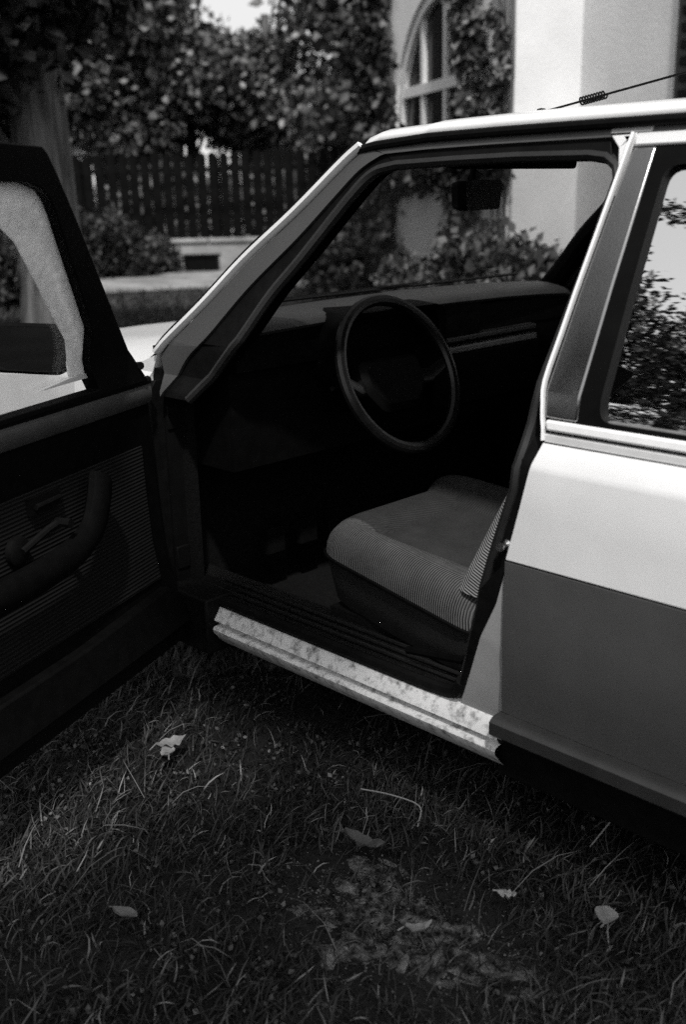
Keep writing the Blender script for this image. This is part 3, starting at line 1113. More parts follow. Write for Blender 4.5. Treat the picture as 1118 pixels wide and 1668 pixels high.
# ---- driver door (built closed, then swung open on its hinge)
HIN = (-1.08, .03, 0)
door = empty('driver_door', HIN, car)
door['label'] = 'driver door swung wide open, black inside'
door.rotation_euler = (0, 0, rad(-66.5))
KW = dict(at=HIN)
frame_out = [(-.985, .846), (-.917, .914), (-.76, 1.058), (-.603, 1.202), (-.50, 1.293), (-.46, 1.326), (-.44, 1.337), (-.30, 1.341), (-.1, 1.342), (.078, 1.338), (.085, 1.32), (.055, 1.092), (.040, .946), (.045, .846)]
blk_in = [(-.790, .860), (-.763, .900), (-.745, .96), (-.732, 1.0), (-.66, 1.078), (-.59, 1.153), (-.517, 1.232), (-.492, 1.255), (-.469, 1.269), (-.42, 1.281), (-.2, 1.285), (.02, 1.283), (.040, 1.27), (.022, 1.09), (.012, .900), (.01, .860)]
gl_in = [(-.709, .900), (-.700, .94), (-.677, .982), (-.64, 1.014), (-.602, 1.048), (-.52, 1.122), (-.45, 1.183), (-.407, 1.207), (-.37, 1.222), (-.2, 1.228), (-.03, 1.226), (-.012, 1.21), (-.03, 1.05), (-.04, .900)]
panel('window_frame', frame_out, .012, .038, M_BLACKPAINT, door, holes=[blk_in], **KW)
panel('outer_skin', [(-1.075, .19), (-.05, .19), (-.03, .31), (-.015, .43), (-.01, .63), (.018, .73), (.045, .845), (.04, .852), (-.99, .852)], 0.0, .012, M_PAINT, door, bevel=.002, **KW)
panel('door_shell', [(-1.06, .195), (-.10, .195), (-.05, .31), (-.03, .63), (.02, .80), (.03, .845), (-.985, .845)], .012, .038, M_BLACKPAINT, door, bevel=.004, **KW)
sur_out = [(-.785, .900), (-.765, .99), (-.54, 1.245), (-.48, 1.29), (-.42, 1.298), (.02, 1.298), (.05, 1.28), (.03, 1.09), (.02, .900)]
panel('window_surround', sur_out + gl_in[::-1], .026, .003, M_REVEAL, door, at=HIN, bevel=0)
panel('glass_run', [(-.80, .888), (-.785, .8995), (-.70, .8995), (-.60, .888)], .020, .012, M_ALU, door, at=HIN, bevel=.002)
panel('window_glass', [(-.75, .86), (-.735, .99), (-.50, 1.235), (-.44, 1.26), (.0, 1.26), (-.02, .86)], .010, .004, M_GLASS, door, bevel=0, at=HIN)
panel('trim_board', [(-1.03, .25), (-.12, .25), (-.06, .33), (-.04, .63), (.0, .80), (.01, .825), (-1.0, .825)], .050, .012, M_VINYL, door, bevel=.004, **KW)
panel('cloth_panel', [(-.96, .37), (-.16, .37), (-.10, .63), (-.08, .70), (-.95, .70)], .0625, .006, M_DOORCLOTH, door, bevel=.003, **KW)
panel('map_pocket', [(-1.0, .255), (-.14, .255), (-.12, .345), (-.6, .340), (-.95, .355)], .066, .03, M_VINYL, door, bevel=.006, **KW)
g = G()
g.tube([(-1.0, side(.82) + .050, .818), (-.5, side(.82) + .052, .822), (.0, side(.82) + .052, .824)], .030, 12, r2=.016, up=(0, 0, 1))
g.build('door_ledge', M_DASH, door, off=HIN)
g = G()
g.tube([(-1.0, side(.85) + .038, .846), (-.5, side(.85) + .038, .848), (.02, side(.85) + .038, .850)], .010, 8)
g.build('window_weatherstrip', M_RUBBER, door, off=HIN)
g = G()
arm = catmull([(-.725, .105, .690), (-.695, .115, .640), (-.655, .12, .590), (-.58, .122, .562), (-.45, .124, .552), (-.25, .124, .552)], 5)
g.tube(arm, [.016] + [.022] * (len(arm) - 1), 10, r2=.034, up=(0, 1, 0))
g.build('armrest', M_VINYL, door, off=HIN)
g = G()
g.lathe([(0, 0), (.03, 0), (.03, .012), (.022, .016), (0, .016)], 20, Matrix.Translation((-.47, .072, .60)) @ Matrix.Rotation(rad(-90), 4, 'X'))
g.tube([(-.47, .09, .60), (-.54, .10, .625), (-.57, .105, .632)], .008, 8)
g.tube([(-.57, .10, .632), (-.57, .135, .632)], .010, 8)
g.build('window_crank', M_RUBBER, door, off=HIN)
g = G()
g.box((-.62, .068, .655), (-.52, .078, .69))
g.tube([(-.61, .082, .672), (-.53, .085, .672)], .006, 8)
g.build('inner_handle', M_RUBBER, door, off=HIN)
# outside mirror on the sail panel
g = G()
my0, my1, mz0, mz1 = -.285, -.055, .868, .985
mp = round_poly([(my0, mz0), (my0, mz1), (my1 - .01, mz1), (my1, mz1 - .05), (my1 - .02, mz0)], .03)
nm = len(mp)
cyy, czz = (my0 + my1) / 2, (mz0 + mz1) / 2
vm = [(-.97, cyy + (a - cyy) * .6, czz + (b - czz) * .55) for a, b in mp] + [(-.93, cyy + (a - cyy) * .92, czz + (b - czz) * .9) for a, b in mp] + [(-.885, a, b) for a, b in mp] + [(-.879, cyy + (a - cyy) * .92, czz + (b - czz) * .88) for a, b in mp] + [(-.888, cyy + (a - cyy) * .9, czz + (b - czz) * .85) for a, b in mp]
g.add(vm, [(q * nm + i, q * nm + (i + 1) % nm, (q + 1) * nm + (i + 1) % nm, (q + 1) * nm + i) for q in range(4) for i in range(nm)] + [tuple(range(nm))])
g.box((-.93, -.07, .885), (-.895, .045, .93))
g.build('side_mirror', M_RUBBER, door, off=HIN)
g = G()
g.add([(-.8875, cyy + (a - cyy) * .9, czz + (b - czz) * .85) for a, b in mp], [tuple(range(nm))])
g.build('mirror_glass', mat('mirror_silver', 0.25, 0.05, metal=1.0), door, off=HIN)
g = G()
g.tube([(-.955, .066, .885), (-.945, .085, .888)], .009, 10)
g.build('mirror_knob', M_RUBBER, door, off=HIN)
# hinges between pillar and door
for zz in (.74, .38):
    g = G()
    g.box((-1.10, .035, zz - .03), (-1.04, .075, zz + .03))
    g.tube([(-1.065, .028, zz - .04), (-1.065, .028, zz + .04)], .011, 8)
    g.build('door_hinge', M_BLACKPAINT, car, bevel=.003)
G().box((-1.085, .032, .21), (-1.045, .10, .86)).build('hinge_pillar', M_BLACKPAINT, car)
panel('wing_edge', [(-1.12, .20), (-1.055, .20), (-1.05, .835), (-1.12, .822)], -.003, .05, M_RUBBER, car)

# ================================================================== BACKGROUND
def leaf_mesh(name, blobs, count, size, m, parent, seedv, tone=(0.02, 0.08), droop=0.4, hollow=0.5):
    """leaf-sized folded faces spread through ellipsoid clumps"""
    r = np.random.default_rng(seedv)
    vol = np.array([b[3] * b[4] * b[5] for b in blobs]) ** (2 / 3)
    pick = r.choice(len(blobs), count, p=vol / vol.sum())
    B = np.array(blobs)[pick]
    d = r.normal(size=(count, 3))
    d /= np.linalg.norm(d, axis=1)[:, None]
    rad_ = (hollow + (1 - hollow) * r.uniform(0, 1, count)) ** 0.7
    rad_ *= 1 + 0.16 * r.normal(size=count)
    c = B[:, :3] + d * rad_[:, None] * B[:, 3:6]
    a = r.normal(size=(count, 3))
    a[:, 2] -= droop
    a /= np.linalg.norm(a, axis=1)[:, None]
    t = r.normal(size=(count, 3)) + d * .6
    b = np.cross(a, t)
    b /= np.linalg.norm(b, axis=1)[:, None] + 1e-6
    nn = np.cross(a, b)
    s = size * r.uniform(0.6, 1.35, count)[:, None]
    v = np.zeros((count, 6, 3), np.float32)
    v[:, 0] = c
    v[:, 1] = c + a * s * .45 + b * s * .36 + nn * s * .12
    v[:, 2] = c + a * s * .40
    v[:, 3] = c + a * s * .45 - b * s * .36 + nn * s * .12
    v[:, 4] = c + a * s * 1.0
    v[:, 5] = c + a * s * .02
    o = np.arange(count)[:, None] * 6
    f = np.concatenate([(o + np.array([[0, 1, 4, 2]])).ravel(), (o + np.array([[0, 2, 4, 3]])).ravel()]).astype(np.int32)
    me = bpy.data.meshes.new(name)
    me.vertices.add(count * 6)
    me.vertices.foreach_set('co', v.ravel())
    me.loops.add(count * 8)
    me.loops.foreach_set('vertex_index', f)
    me.polygons.add(count * 2)
    me.polygons.foreach_set('loop_start', (np.arange(count * 2) * 4).astype(np.int32))
    at = me.attributes.new('tone', 'FLOAT', 'POINT')
    tn = tone[0] + (tone[1] * 1.5 - tone[0]) * r.uniform(0, 1, count) ** 2.6
    at.data.foreach_set('value', np.repeat(tn, 6).astype(np.float32))
    me.update()
    me.validate()
    me.materials.append(m)
    ob = bpy.data.objects.new(name, me)
    return link(ob, parent)


M_LEAF = tone_material('leaf', 0.5, 0.4)
M_BARK = mat('bark', 0.035, 0.95, v2=0.16, scale=9, contrast=(0.4, 0.66), bump=1.0, bscale=18, detail=8)
# stretch the bark noise along the trunk
for n_ in M_BARK.node_tree.nodes:
    if n_.type == 'TEX_NOISE':
        mp_ = M_BARK.node_tree.nodes.new('ShaderNodeMapping')
        mp_.inputs['Scale'].default_value = (1.6, 1.6, 0.14)
        tc_ = [q for q in M_BARK.node_tree.nodes if q.type == 'TEX_COORD'][0]
        M_BARK.node_tree.links.new(tc_.outputs['Object'], mp_.inputs[0])
        M_BARK.node_tree.links.new(mp_.outputs[0], n_.inputs['Vector'])


def trunk_mesh(g, base, h, r0, r1, lean=(0, 0), seed=0, seg=22, lump=.08):
    rr = random.Random(seed)
    n = 14
    V, F = [], []
    ph = [rr.uniform(0, 6) for _ in range(4)]
    for i in range(n):
        t = i / (n - 1)
        r = r0 + (r1 - r0) * t + .30 * r0 * math.exp(-t * h / .45)
        for k_ in range(seg):
            a = 2 * math.pi * k_ / seg
            q = r * (1 + lump * math.sin(3 * a + ph[0] + t * 1.4) + lump * .6 * math.sin(7 * a + ph[1] - t * 2) + .02 * math.sin(13 * a + ph[2]))
            V.append((base[0] + lean[0] * t + q * math.cos(a), base[1] + lean[1] * t + q * math.sin(a), base[2] - .1 + t * h))
    for i in range(n - 1):
        for k_ in range(seg):
            l = (k_ + 1) % seg
            F.append((i * seg + k_, i * seg + l, (i + 1) * seg + l, (i + 1) * seg + k_))
    g.add(V, F)
    return g


def limb(g, a, b, r0, r1, seed):
    rr = random.Random(seed)
    a, b = Vector(a), Vector(b)
    mid = a.lerp(b, .5) + Vector((rr.uniform(-.2, .2), rr.uniform(-.2, .2), rr.uniform(0, .3)))
    pts = catmull([a, mid, b], 4)
    return g.tube(pts, [r0 + (r1 - r0) * i / (len(pts) - 1) for i in range(len(pts))], 7)


def tree(name, label, base, h, r0, crown, count, size, seedv, tone, group=None, lean=(0, 0), hollow=.45, cat='tree'):
    root = empty(name, base)
    tag(root, label, cat, group)
    g = G()
    trunk_mesh(g, (0, 0, 0), h, r0, r0 * .5, lean, seedv)
    rr = random.Random(seedv)
    for b in crown[:7]:
        s0 = Vector((lean[0] * .6, lean[1] * .6, min(h * .62, max(.6, b[2] * .6))))
        limb(g, s0, b[:3], r0 * .32, r0 * .07, rr.randint(0, 999))
    g.build('trunk', M_BARK, root)
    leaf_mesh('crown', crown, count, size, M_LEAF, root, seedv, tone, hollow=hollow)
    return root


def blobset(rr, c, ext, n, s):
    return [(c[0] + rr.uniform(-ext[0], ext[0]), c[1] + rr.uniform(-ext[1], ext[1]), c[2] + rr.uniform(-ext[2], ext[2]), s * rr.uniform(.6, 1.3), s * rr.uniform(.6, 1.3), s * rr.uniform(.45, .9)) for _ in range(n)]


rr = random.Random(3)
# big tree close on the left, its low boughs fill the top left corner
b0 = ground(88, 8.2)
cr = []
for px, dist, z, s in ((40, 8.0, 2.55, .75), (150, 8.3, 2.75, .6), (-60, 8.0, 2.4, .8), (-150, 8.4, 2.0, .8), (215, 8.4, 3.1, .5), (90, 7.6, 3.2, .8), (0, 7.4, 3.6, .9), (180, 8.0, 3.6, .7),
                       (-30, 8.8, 3.1, .9), (120, 9.2, 3.7, .9), (-120, 8.0, 3.3, 1.0), (20, 8.3, 4.4, 1.1), (140, 8.3, 4.6, .9), (-10, 8.9, 1.9, .5), (-70, 9.0, 1.6, .5), (60, 8.0, 5.4, 1.2), (-90, 8, 4.6, 1.1)):
    p = ground(px, dist) - b0
    cr.append((p.x, p.y, z, s, s, s * .75))
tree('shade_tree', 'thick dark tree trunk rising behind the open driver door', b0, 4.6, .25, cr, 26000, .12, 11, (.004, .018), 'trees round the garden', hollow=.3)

# trees behind the fence: hedge-like wall of foliage with small gaps
specs = [(190, 22.5, 'leafy tree behind the fence beside the thick dark trunk', 3), (330, 24.0, 'pale leafy tree behind the fence below the patch of sky', 4),
         (455, 23.0, 'dense tree behind the fence left of the windscreen pillar', 5), (608, 19.6, 'dark ivy-clad tree standing against the house corner', 6)]
for px, dist, lab, sd_ in specs:
    r2 = random.Random(sd_)
    base = ground(px, dist)
    cr = []
    for i in range(26):
        dx = r2.uniform(-120, 120)
        zz = r2.uniform(2.0, 7.2)
        if px == 330 and zz > 4.7 and dx > -10:
            zz = r2.uniform(2.2, 4.2)
        if abs(px + dx - 345) < 45 or abs(px + dx - 168) < 40:
            zz = max(zz, 3.3)
        if px == 608:
            dx *= .28
            zz = r2.uniform(.6, 7.2)
        s = r2.uniform(.5, 1.05)
        if abs(px + dx - 388) < 52 and zz + s > 4.9:
            zz = r2.uniform(2.4, 3.9)
        p = ground(px + dx, dist + r2.uniform(-1.2, 1.2)) - base
        cr.append((p.x, p.y, zz, s, s, s * .7))
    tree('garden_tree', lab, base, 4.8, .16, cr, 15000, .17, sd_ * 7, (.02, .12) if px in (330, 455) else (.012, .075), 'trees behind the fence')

# far bright glimpse of foliage and a farther tree line as one mass
cr = []
r2 = random.Random(9)
for i in range(60):
    q = r2.uniform(-700, 900)
    p = ground(q, r2.uniform(34, 40))
    s = r2.uniform(1.6, 2.6)
    cr.append((p.x, p.y, r2.uniform(1.0, 9.0) if abs(q - 388) > 100 else r2.uniform(.8, 3.2), s, s, s))
cr = [c for c in cr]
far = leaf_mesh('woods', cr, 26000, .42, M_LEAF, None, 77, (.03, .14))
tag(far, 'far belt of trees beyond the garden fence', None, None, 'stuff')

hb = ground(330, 21.2)
hedge = empty('hedge', hb)
tag(hedge, 'low hedge showing through the gaps of the dark paling fence', 'hedge')
cr = []
for i in range(44):
    p = ground(-150 + i * 17, 21.3 + rr.uniform(-.15, .15)) - hb
    cr.append((p.x, p.y, rr.uniform(.6, 1.45), .5, .45, .5))
leaf_mesh('foliage', cr, 12000, .13, M_LEAF, hedge, 71, (.03, .13))
for q in cr[::3]:
    limb(G(), (q[0], q[1], -.05), q[:3], .03, .01, 5).build('stem', M_BARK, hedge)

for q0, q1, dist, hh, lab in ((318, 408, 30, 3.0, 'pale far house glimpsed between the trees above the fence'), (128, 200, 29, 2.45, 'low pale shed glimpsed above the fence beside the thick trunk')):
    a, b = ground(q0, dist), ground(q1, dist)
    root = empty('far_house', a)
    d_ = (b - a)
    root.rotation_euler = (0, 0, math.atan2(d_.y, d_.x))
    tag(root, lab, 'building')
    L_ = d_.length
    g = G()
    g.add([(0, 0, 0), (L_, 0, 0), (L_, 0, hh), (L_ / 2, 0, hh + L_ * .32), (0, 0, hh), (0, 4, 0), (L_, 4, 0), (L_, 4, hh), (L_ / 2, 4, hh + L_ * .32), (0, 4, hh)],
          [(0, 1, 2, 3, 4), (5, 9, 8, 7, 6), (0, 4, 9, 5), (1, 6, 7, 2)])
    g.build('wall', mat('far_white_render', .7, .9, var=.06), root, 0)
    for s_ in (0, 1):
        e = (-.2, hh - .13) if not s_ else (L_ + .2, hh - .13)
        g = G()
        g.add([(e[0], -.3, e[1]), (L_ / 2, -.3, hh + L_ * .32 + .02), (L_ / 2, 4.3, hh + L_ * .32 + .02), (e[0], 4.3, e[1]), (e[0], -.3, e[1] + .1), (L_ / 2, -.3, hh + L_ * .32 + .14), (L_ / 2, 4.3, hh + L_ * .32 + .14), (e[0], 4.3, e[1] + .1)],
              [(0, 1, 2, 3), (4, 7, 6, 5), (0, 4, 5, 1), (2, 6, 7, 3), (0, 3, 7, 4), (1, 5, 6, 2)])
        g.build('roof', mat('far_roof', .12, .8), root, 0)

# ---- fence on its garden wall
FD = 19.6
def fence_pt(px):
    a, b = ground(60, FD + .4), ground(560, FD - .6)
    t = (px - 60) / 500
    return a.lerp(b, t)
fa, fb_ = fence_pt(-330), fence_pt(700)
fdir = (fb_ - fa).normalized()
fn = Vector((-fdir.y, fdir.x, 0))
if fn.dot(CAM - fa) < 0:
    fn = -fn
flen = (fb_ - fa).length
fence = empty('paling_fence', fa)
tag(fence, 'dark wooden paling fence standing on the pale garden wall', 'fence')
rz = math.atan2(fdir.y, fdir.x)
fence.rotation_euler = (0, 0, rz)
M_WOOD = mat('dark_fence_wood', 0.0035, 0.9, var=0.6, scale=3, bump=0.3, bscale=20, spec=0.05)
g = G()
wv = .158
g.add([(-wv / 2, -.011, 0), (wv / 2, -.011, 0), (wv / 2, .011, 0), (-wv / 2, .011, 0), (-wv / 2, -.011, 1.38), (wv / 2, -.011, 1.38), (wv / 2, .011, 1.38), (-wv / 2, .011, 1.38), (-.02, -.011, 1.43), (.02, -.011, 1.43), (.02, .011, 1.43), (-.02, .011, 1.43)],
      [(0, 1, 5, 4), (1, 2, 6, 5), (2, 3, 7, 6), (3, 0, 4, 7), (4, 5, 9, 8), (5, 6, 10, 9), (6, 7, 11, 10), (7, 4, 8, 11), (8, 9, 10, 11)])
first = None
x_ = .1
i = 0
while x_ < flen:
    if first is None:
        first = g.build('paling', M_WOOD, fence, 0)
        o = first
    else:
        o = first.copy()
        link(o, fence)
    o.location = (x_, .03 + rr.uniform(-.006, .006), .55 + rr.uniform(-.04, .03))
    o.rotation_euler = (0, rr.uniform(-.012, .012), rr.uniform(-.05, .05))
    x_ += .195 + rr.uniform(-.012, .02)
    i += 1
for zz in (.85, 1.65):
    G().box((0, .045, zz), (flen, .09, zz + .08)).build('rail', M_WOOD, fence, 0)
x_ = .3
while x_ < flen:
    G().box((x_, .09, .0), (x_ + .1, .19, 1.9)).build('post', M_WOOD, fence, 0)
    x_ += 2.4
gw = empty('garden_wall', fa)
gw.rotation_euler = (0, 0, rz)
tag(gw, 'low pale rendered wall carrying the dark paling fence', 'wall')
M_RENDER = mat('old_render', 0.22, 0.9, var=0.35, scale=1.2, bump=0.4, bscale=14, detail=8)
gg = -1 if fn.dot(Vector((-math.sin(rz), math.cos(rz), 0))) > 0 else 1
G().box((-1, -.13 , -.2), (flen + 1, .27, .46)).build('wall_body', M_RENDER, gw, 0)
x_ = -1
while x_ < flen:
    G().box((x_, -.17, .462), (x_ + 1.18, .31, .53)).build('coping_stone', M_RENDER, gw, 0, bevel=.012)
    x_ += 1.2

# stones and a box at the foot of the wall
for k_, (px, dist, s, lab) in enumerate(((283, 18.4, .17, 'pale stone leftmost at the foot of the garden wall'), (297, 18.7, .13, 'small pale stone between the other stones by the wall'), (307, 18.5, .15, 'pale stone beside the dark box at the wall'))):
    p = ground(px, dist)
    bm = bmesh.new()
    bmesh.ops.create_icosphere(bm, subdivisions=2, radius=s)
    for v in bm.verts:
        v.co *= 1 + .25 * noise.noise(v.co * 6 + Vector((k_ * 7, 0, 0)))
        v.co.z *= .8
    me = bpy.data.meshes.new('stone')
    bm.to_mesh(me)
    bm.free()
    me.materials.append(M_RENDER)
    o = bpy.data.objects.new('stone', me)
    o.location = (p.x, p.y, s * .5)
    link(o)
    tag(o, lab, 'stone', 'stones at the wall foot')
p = ground(335, 18.4)
tb = empty('trough', (p.x, p.y, 0))
tb.rotation_euler = (0, 0, rz)
tag(tb, 'dark oblong planting trough standing against the pale wall', 'trough')
g = G()
g.box((-.28, -.14, 0.03), (.28, .14, .26))
g.build('tub', M_BLACKPAINT, tb, bevel=.01)
G().box((-.31, -.165, .262), (.31, .165, .30)).build('lip', M_BLACKPAINT, tb, bevel=.006)


def shrub(label, px, dist, blobs, count, size, seedv, tone=(.015, .06), group='shrubs round the lawn', stem=3):
    b = ground(px, dist)
    root = empty('shrub', b)
    tag(root, label, 'shrub', group)
    bl = []
    for (dpx, ddist, z, s, sz) in blobs:
        p = ground(px + dpx, dist + ddist) - b
        bl.append((p.x, p.y, z, s, s, sz))
    leaf_mesh('foliage', bl, count, size, M_LEAF, root, seedv, tone)
    for q in bl[:stem]:
        limb(G(), (q[0] * .2, q[1] * .2, -.05), q[:3], .03, .008, seedv).build('stem', M_BARK, root)
    return root


shrub('rounded dark shrub at the fence beside the thick tree trunk', 190, 17.6, [(-30, 0, .35, .5, .4), (10, .2, .45, .5, .45), (35, 0, .35, .4, .4), (-5, -.2, .8, .4, .3), (-50, 0, .6, .5, .5)], 5000, .09, 31, (.008, .035))
shrub('small dark shrub in front of the pale garden wall', 265, 18.2, [(0, 0, .35, .28, .3), (-14, 0, .22, .25, .25), (14, .1, .2, .24, .22)], 1800, .08, 32, (.008, .035))
shrub('dark shrub seen through the open door window', 40, 13.5, [(0, 0, .4, .5, .45), (-50, 0, .5, .5, .5), (40, .3, .3, .4, .35), (-100, 0, .6, .6, .6)], 4000, .09, 33, (.008, .04))
# dark bushes seen through the windscreen, left of the house
shrub('tall dark bush seen through the windscreen left of the house', 600, 13.0, [(-30, 0, .5, .45, .5), (10, .3, .8, .5, .6), (45, .0, .6, .5, .5), (0, .5, 1.25, .4, .4), (40, .6, 1.3, .4, .4), (-55, .4, .4, .4, .4)], 7000, .10, 34, (.012, .06))

# ================================================================== HOUSE
FH = Vector((-math.cos(AZ), math.sin(AZ), 0))
RH = RGT0.copy()
wa = rad(17.4)
WDIR = (FH * math.cos(wa) - RH * math.sin(wa)).normalized()     # runs away from the camera
WN = (-RH * math.cos(wa) - FH * math.sin(wa)).normalized()      # faces the lawn
DW = 4.2
WORG = CAM - WN * DW
WORG.z = 0


def along(px, D=DW):
    """distance along the wall line where photo column px meets the wall"""
    ang = math.atan((px - 559) / 1700 * math.cos(PITCH)) + wa
    return D / math.tan(ang)


HM = Matrix(((WDIR.x, WN.x, 0, WORG.x), (WDIR.y, WN.y, 0, WORG.y), (0, 0, 1, 0), (0, 0, 0, 1)))   # house local: x along wall, y towards the lawn
house = empty('house', WORG)
house.matrix_world = HM
tag(house, 'pale rendered house with an arched window and climbing ivy', 'house')
M_WALL = mat('house_render', 0.66, 0.9, var=0.10, scale=0.8, bump=0.25, bscale=30, detail=8)
M_FRAME = mat('white_joinery', 0.62, 0.5, var=0.06, scale=5)
aL, aR = along(658), along(815)          # the arch opening
a0 = along(845)                          # far block ends here
far_end = along(634)
ac, ar = (aL + aR) / 2, (aL - aR) / 2
zs, zsill = 1.95, 1.42
# far block front with an arched opening: polygon with a hole
def slab(name, outer, hole, y0, y1, m, parent):
    loops = [[Vector((p[0], p[1], 0)) for p in outer]] + ([[Vector((p[0], p[1], 0)) for p in hole]] if hole else [])
    flat = [v for lp in loops for v in lp]
    tr = tessellate_polygon(loops)
    n = len(flat)
    V = [(v.x, y1, v.y) for v in flat] + [(v.x, y0, v.y) for v in flat]
    F = [tuple(t) for t in tr] + [tuple(i + n for i in t[::-1]) for t in tr]
    s = 0
    for lp in loops:
        k = len(lp)
        for i in range(k):
            a, b = s + i, s + (i + 1) % k
            F.append((a, b, b + n, a + n))
        s += k
    return mesh(name, V, F, m, parent, 0)


rise = 3.12 - zs
archp = [(ac + ar, zsill)] + [(ac + ar * math.cos(t), zs + rise * math.sin(t)) for t in np.linspace(0, math.pi, 21)] + [(ac - ar, zsill)]
slab('wall', [(far_end, -.2), (a0, -.2), (a0, 6.5), (far_end, 6.5)], archp, -.38, 0, M_WALL, house)
# end face of the far block and the set-back near wall
dback = .62
D2 = DW + dback
G().box((a0 - .02, -dback - .3, -.2), (a0 + .36, -.003, 6.5)).build('wall', M_WALL, house, 0)
near0 = along(1106, D2)
G().box((near0 - 3.0, -dback - .3, -.2), (a0 - .02, -dback, 6.5)).build('wall', M_WALL, house, 0)
G().box((far_end - .3, -4, -.2), (far_end, -.38, 6.5)).build('wall', M_WALL, house, 0)
# arched window
win = empty('arched_window', (0, 0, 0), house)
ofr = archp
ifr = [(ac + ar - .10, zsill + .10)] + [(ac + (ar - .10) * math.cos(t), zs + (rise - .10) * math.sin(t)) for t in np.linspace(0, math.pi, 21)] + [(ac - ar + .10, zsill + .10)]
slab('window_frame', ofr, ifr, -.14, -.03, M_FRAME, win)
zt = 2.23
nmull = 4
mx_ = [ac + ar - .06 - (2 * ar - .12) * k_ / nmull for k_ in range(1, nmull)]


def arch_z(x, inset):
    q = 1 - ((x - ac) / (ar - inset)) ** 2
    return zs + (rise - inset) * math.sqrt(max(q, 0))


for xm in mx_:
    G().box((xm - .035, -.12, zsill + .08), (xm + .035, -.05, arch_z(xm, .08))).build('glazing_bar', M_FRAME, win, 0)
G().box((ac - ar + .08, -.125, zt - .05), (ac + ar - .08, -.04, zt + .05)).build('transom', M_FRAME, win, 0)
cols = [ac + ar - .08] + mx_ + [ac - ar + .08]
for k_ in range(nmull):
    xa_, xb_ = cols[k_] - .02, cols[k_ + 1] + .02
    xa_, xb_ = max(xa_, xb_), min(xa_, xb_)
    G().box((xb_, -.105, zsill + .05), (xa_, -.095, zt)).build('pane', M_PANE, win, 0)
    pts = [(xa_, zt)] + [(xx, max(zt + .01, arch_z(xx, .05))) for xx in np.linspace(xa_, xb_, 8)] + [(xb_, zt)]
    slab('pane', pts, None, -.105, -.095, M_PANE, win)
G().box((ac - ar - .06, -.2, zsill - .07), (ac + ar + .06, .06, zsill - .002)).build('sill', M_FRAME, win, 0, bevel=.01)
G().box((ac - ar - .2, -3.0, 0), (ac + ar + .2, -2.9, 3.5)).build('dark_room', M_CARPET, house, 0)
# dark shutter on the near wall at the right edge of the view
shx = near0 - .004
G().box((shx - 1.1, -dback - .01, 1.55), (shx, -dback + .035, 4.2)).build('shutter', mat('dark_shutter', 0.02, 0.6, var=0.3, scale=4), house, 0, bevel=.006)
z_ = 1.62
while z_ < 4.15:
    G().box((shx - 1.0, -dback + .03, z_), (shx - .08, -dback + .055, z_ + .06), None).build('slat', M_BLACKPAINT, house, 0)
    z_ += .11
# lower window seen through the windscreen
cw = empty('cellar_window', (0, 0, 0), house)
xL, xR_ = along(795), along(842)
G().box((xR_, -.02, .62), (xL, .03, 1.18)).build('window_frame', M_FRAME, cw, 0, bevel=.006)
for k_ in range(2):
    u0 = xR_ + .05 + k_ * ((xL - xR_ - .05) / 2)
    G().box((u0, .02, .68), (u0 + (xL - xR_ - .15) / 2, .034, 1.0)).build('pane', mat('grey_pane', 0.16, 0.3), cw, 0)
# ivy on the wall: a loose column right of the window and a mass at the left corner
def ivy(label, blobs, count, size, seedv, tone):
    root = empty('ivy', WORG)
    root.matrix_world = HM
    tag(root, label, 'ivy', 'ivy on the house wall')
    leaf_mesh('leaves', blobs, count, size, M_LEAF, root, seedv, tone, droop=1.2, hollow=.1)
    for k_ in range(3):
        bx0 = blobs[0][0] + (k_ - 1) * .12
        G().tube(catmull([(bx0, .02, -.05), (bx0 + .06, .03, 1.1), (bx0 - .05, .03, 2.2), (bx0 + .03, .03, 3.2)], 5), .014, 5).build('stem', M_BARK, root)


def ib(px, z, s, sz=None, d=.07):
    return (along(px), d, z, s, d * 1.1, sz or s)


ivy('ivy hanging in a column over the right half of the arched window',
    [ib(782, 1.6, .24), ib(776, 2.0, .20), ib(780, 2.4, .22), ib(774, 2.75, .22), ib(782, 3.05, .26), ib(768, 3.3, .36), ib(792, 3.6, .5), ib(798, 2.0, .16), ib(790, 1.2, .2), ib(762, .8, .22), ib(768, 1.2, .22), ib(760, .4, .24), ib(804, 2.35, .10), ib(794, 2.7, .12), ib(756, 2.98, .10)], 2300, .10, 51, (.02, .13))
ivy('dark ivy band under the arched window, seen through the windscreen',
    [ib(q_, z_, .26, .2) for q_, z_ in ((648, 1.35), (662, 1.6), (676, 1.42), (690, 1.55), (704, 1.45), (716, 1.6), (728, 1.5), (742, 1.5), (756, 1.35), (770, 1.45), (786, 1.5), (800, 1.58), (815, 1.5), (828, 1.6), (832, 1.5))], 5200, .10, 54, (.006, .05))
ivy('sparse ivy sprig on the bright corner beside the window ivy',
    [ib(836, 2.45, .13), ib(830, 2.62, .10), ib(840, 2.2, .12), ib(828, 2.1, .16), ib(820, 2.9, .05), ib(826, 3.05, .05), ib(832, 1.9, .12)], 420, .09, 52, (.03, .12))
ivy('dense dark ivy on the far left edge of the house wall',
    [ib(640, 2.0, .5), ib(634, 1.4, .5), ib(642, 1.0, .45), ib(634, 2.8, .5), ib(632, 3.5, .6), ib(634, 4.3, .7), ib(648, 1.7, .35), ib(650, 1.35, .3)], 5200, .11, 53, (.008, .045))
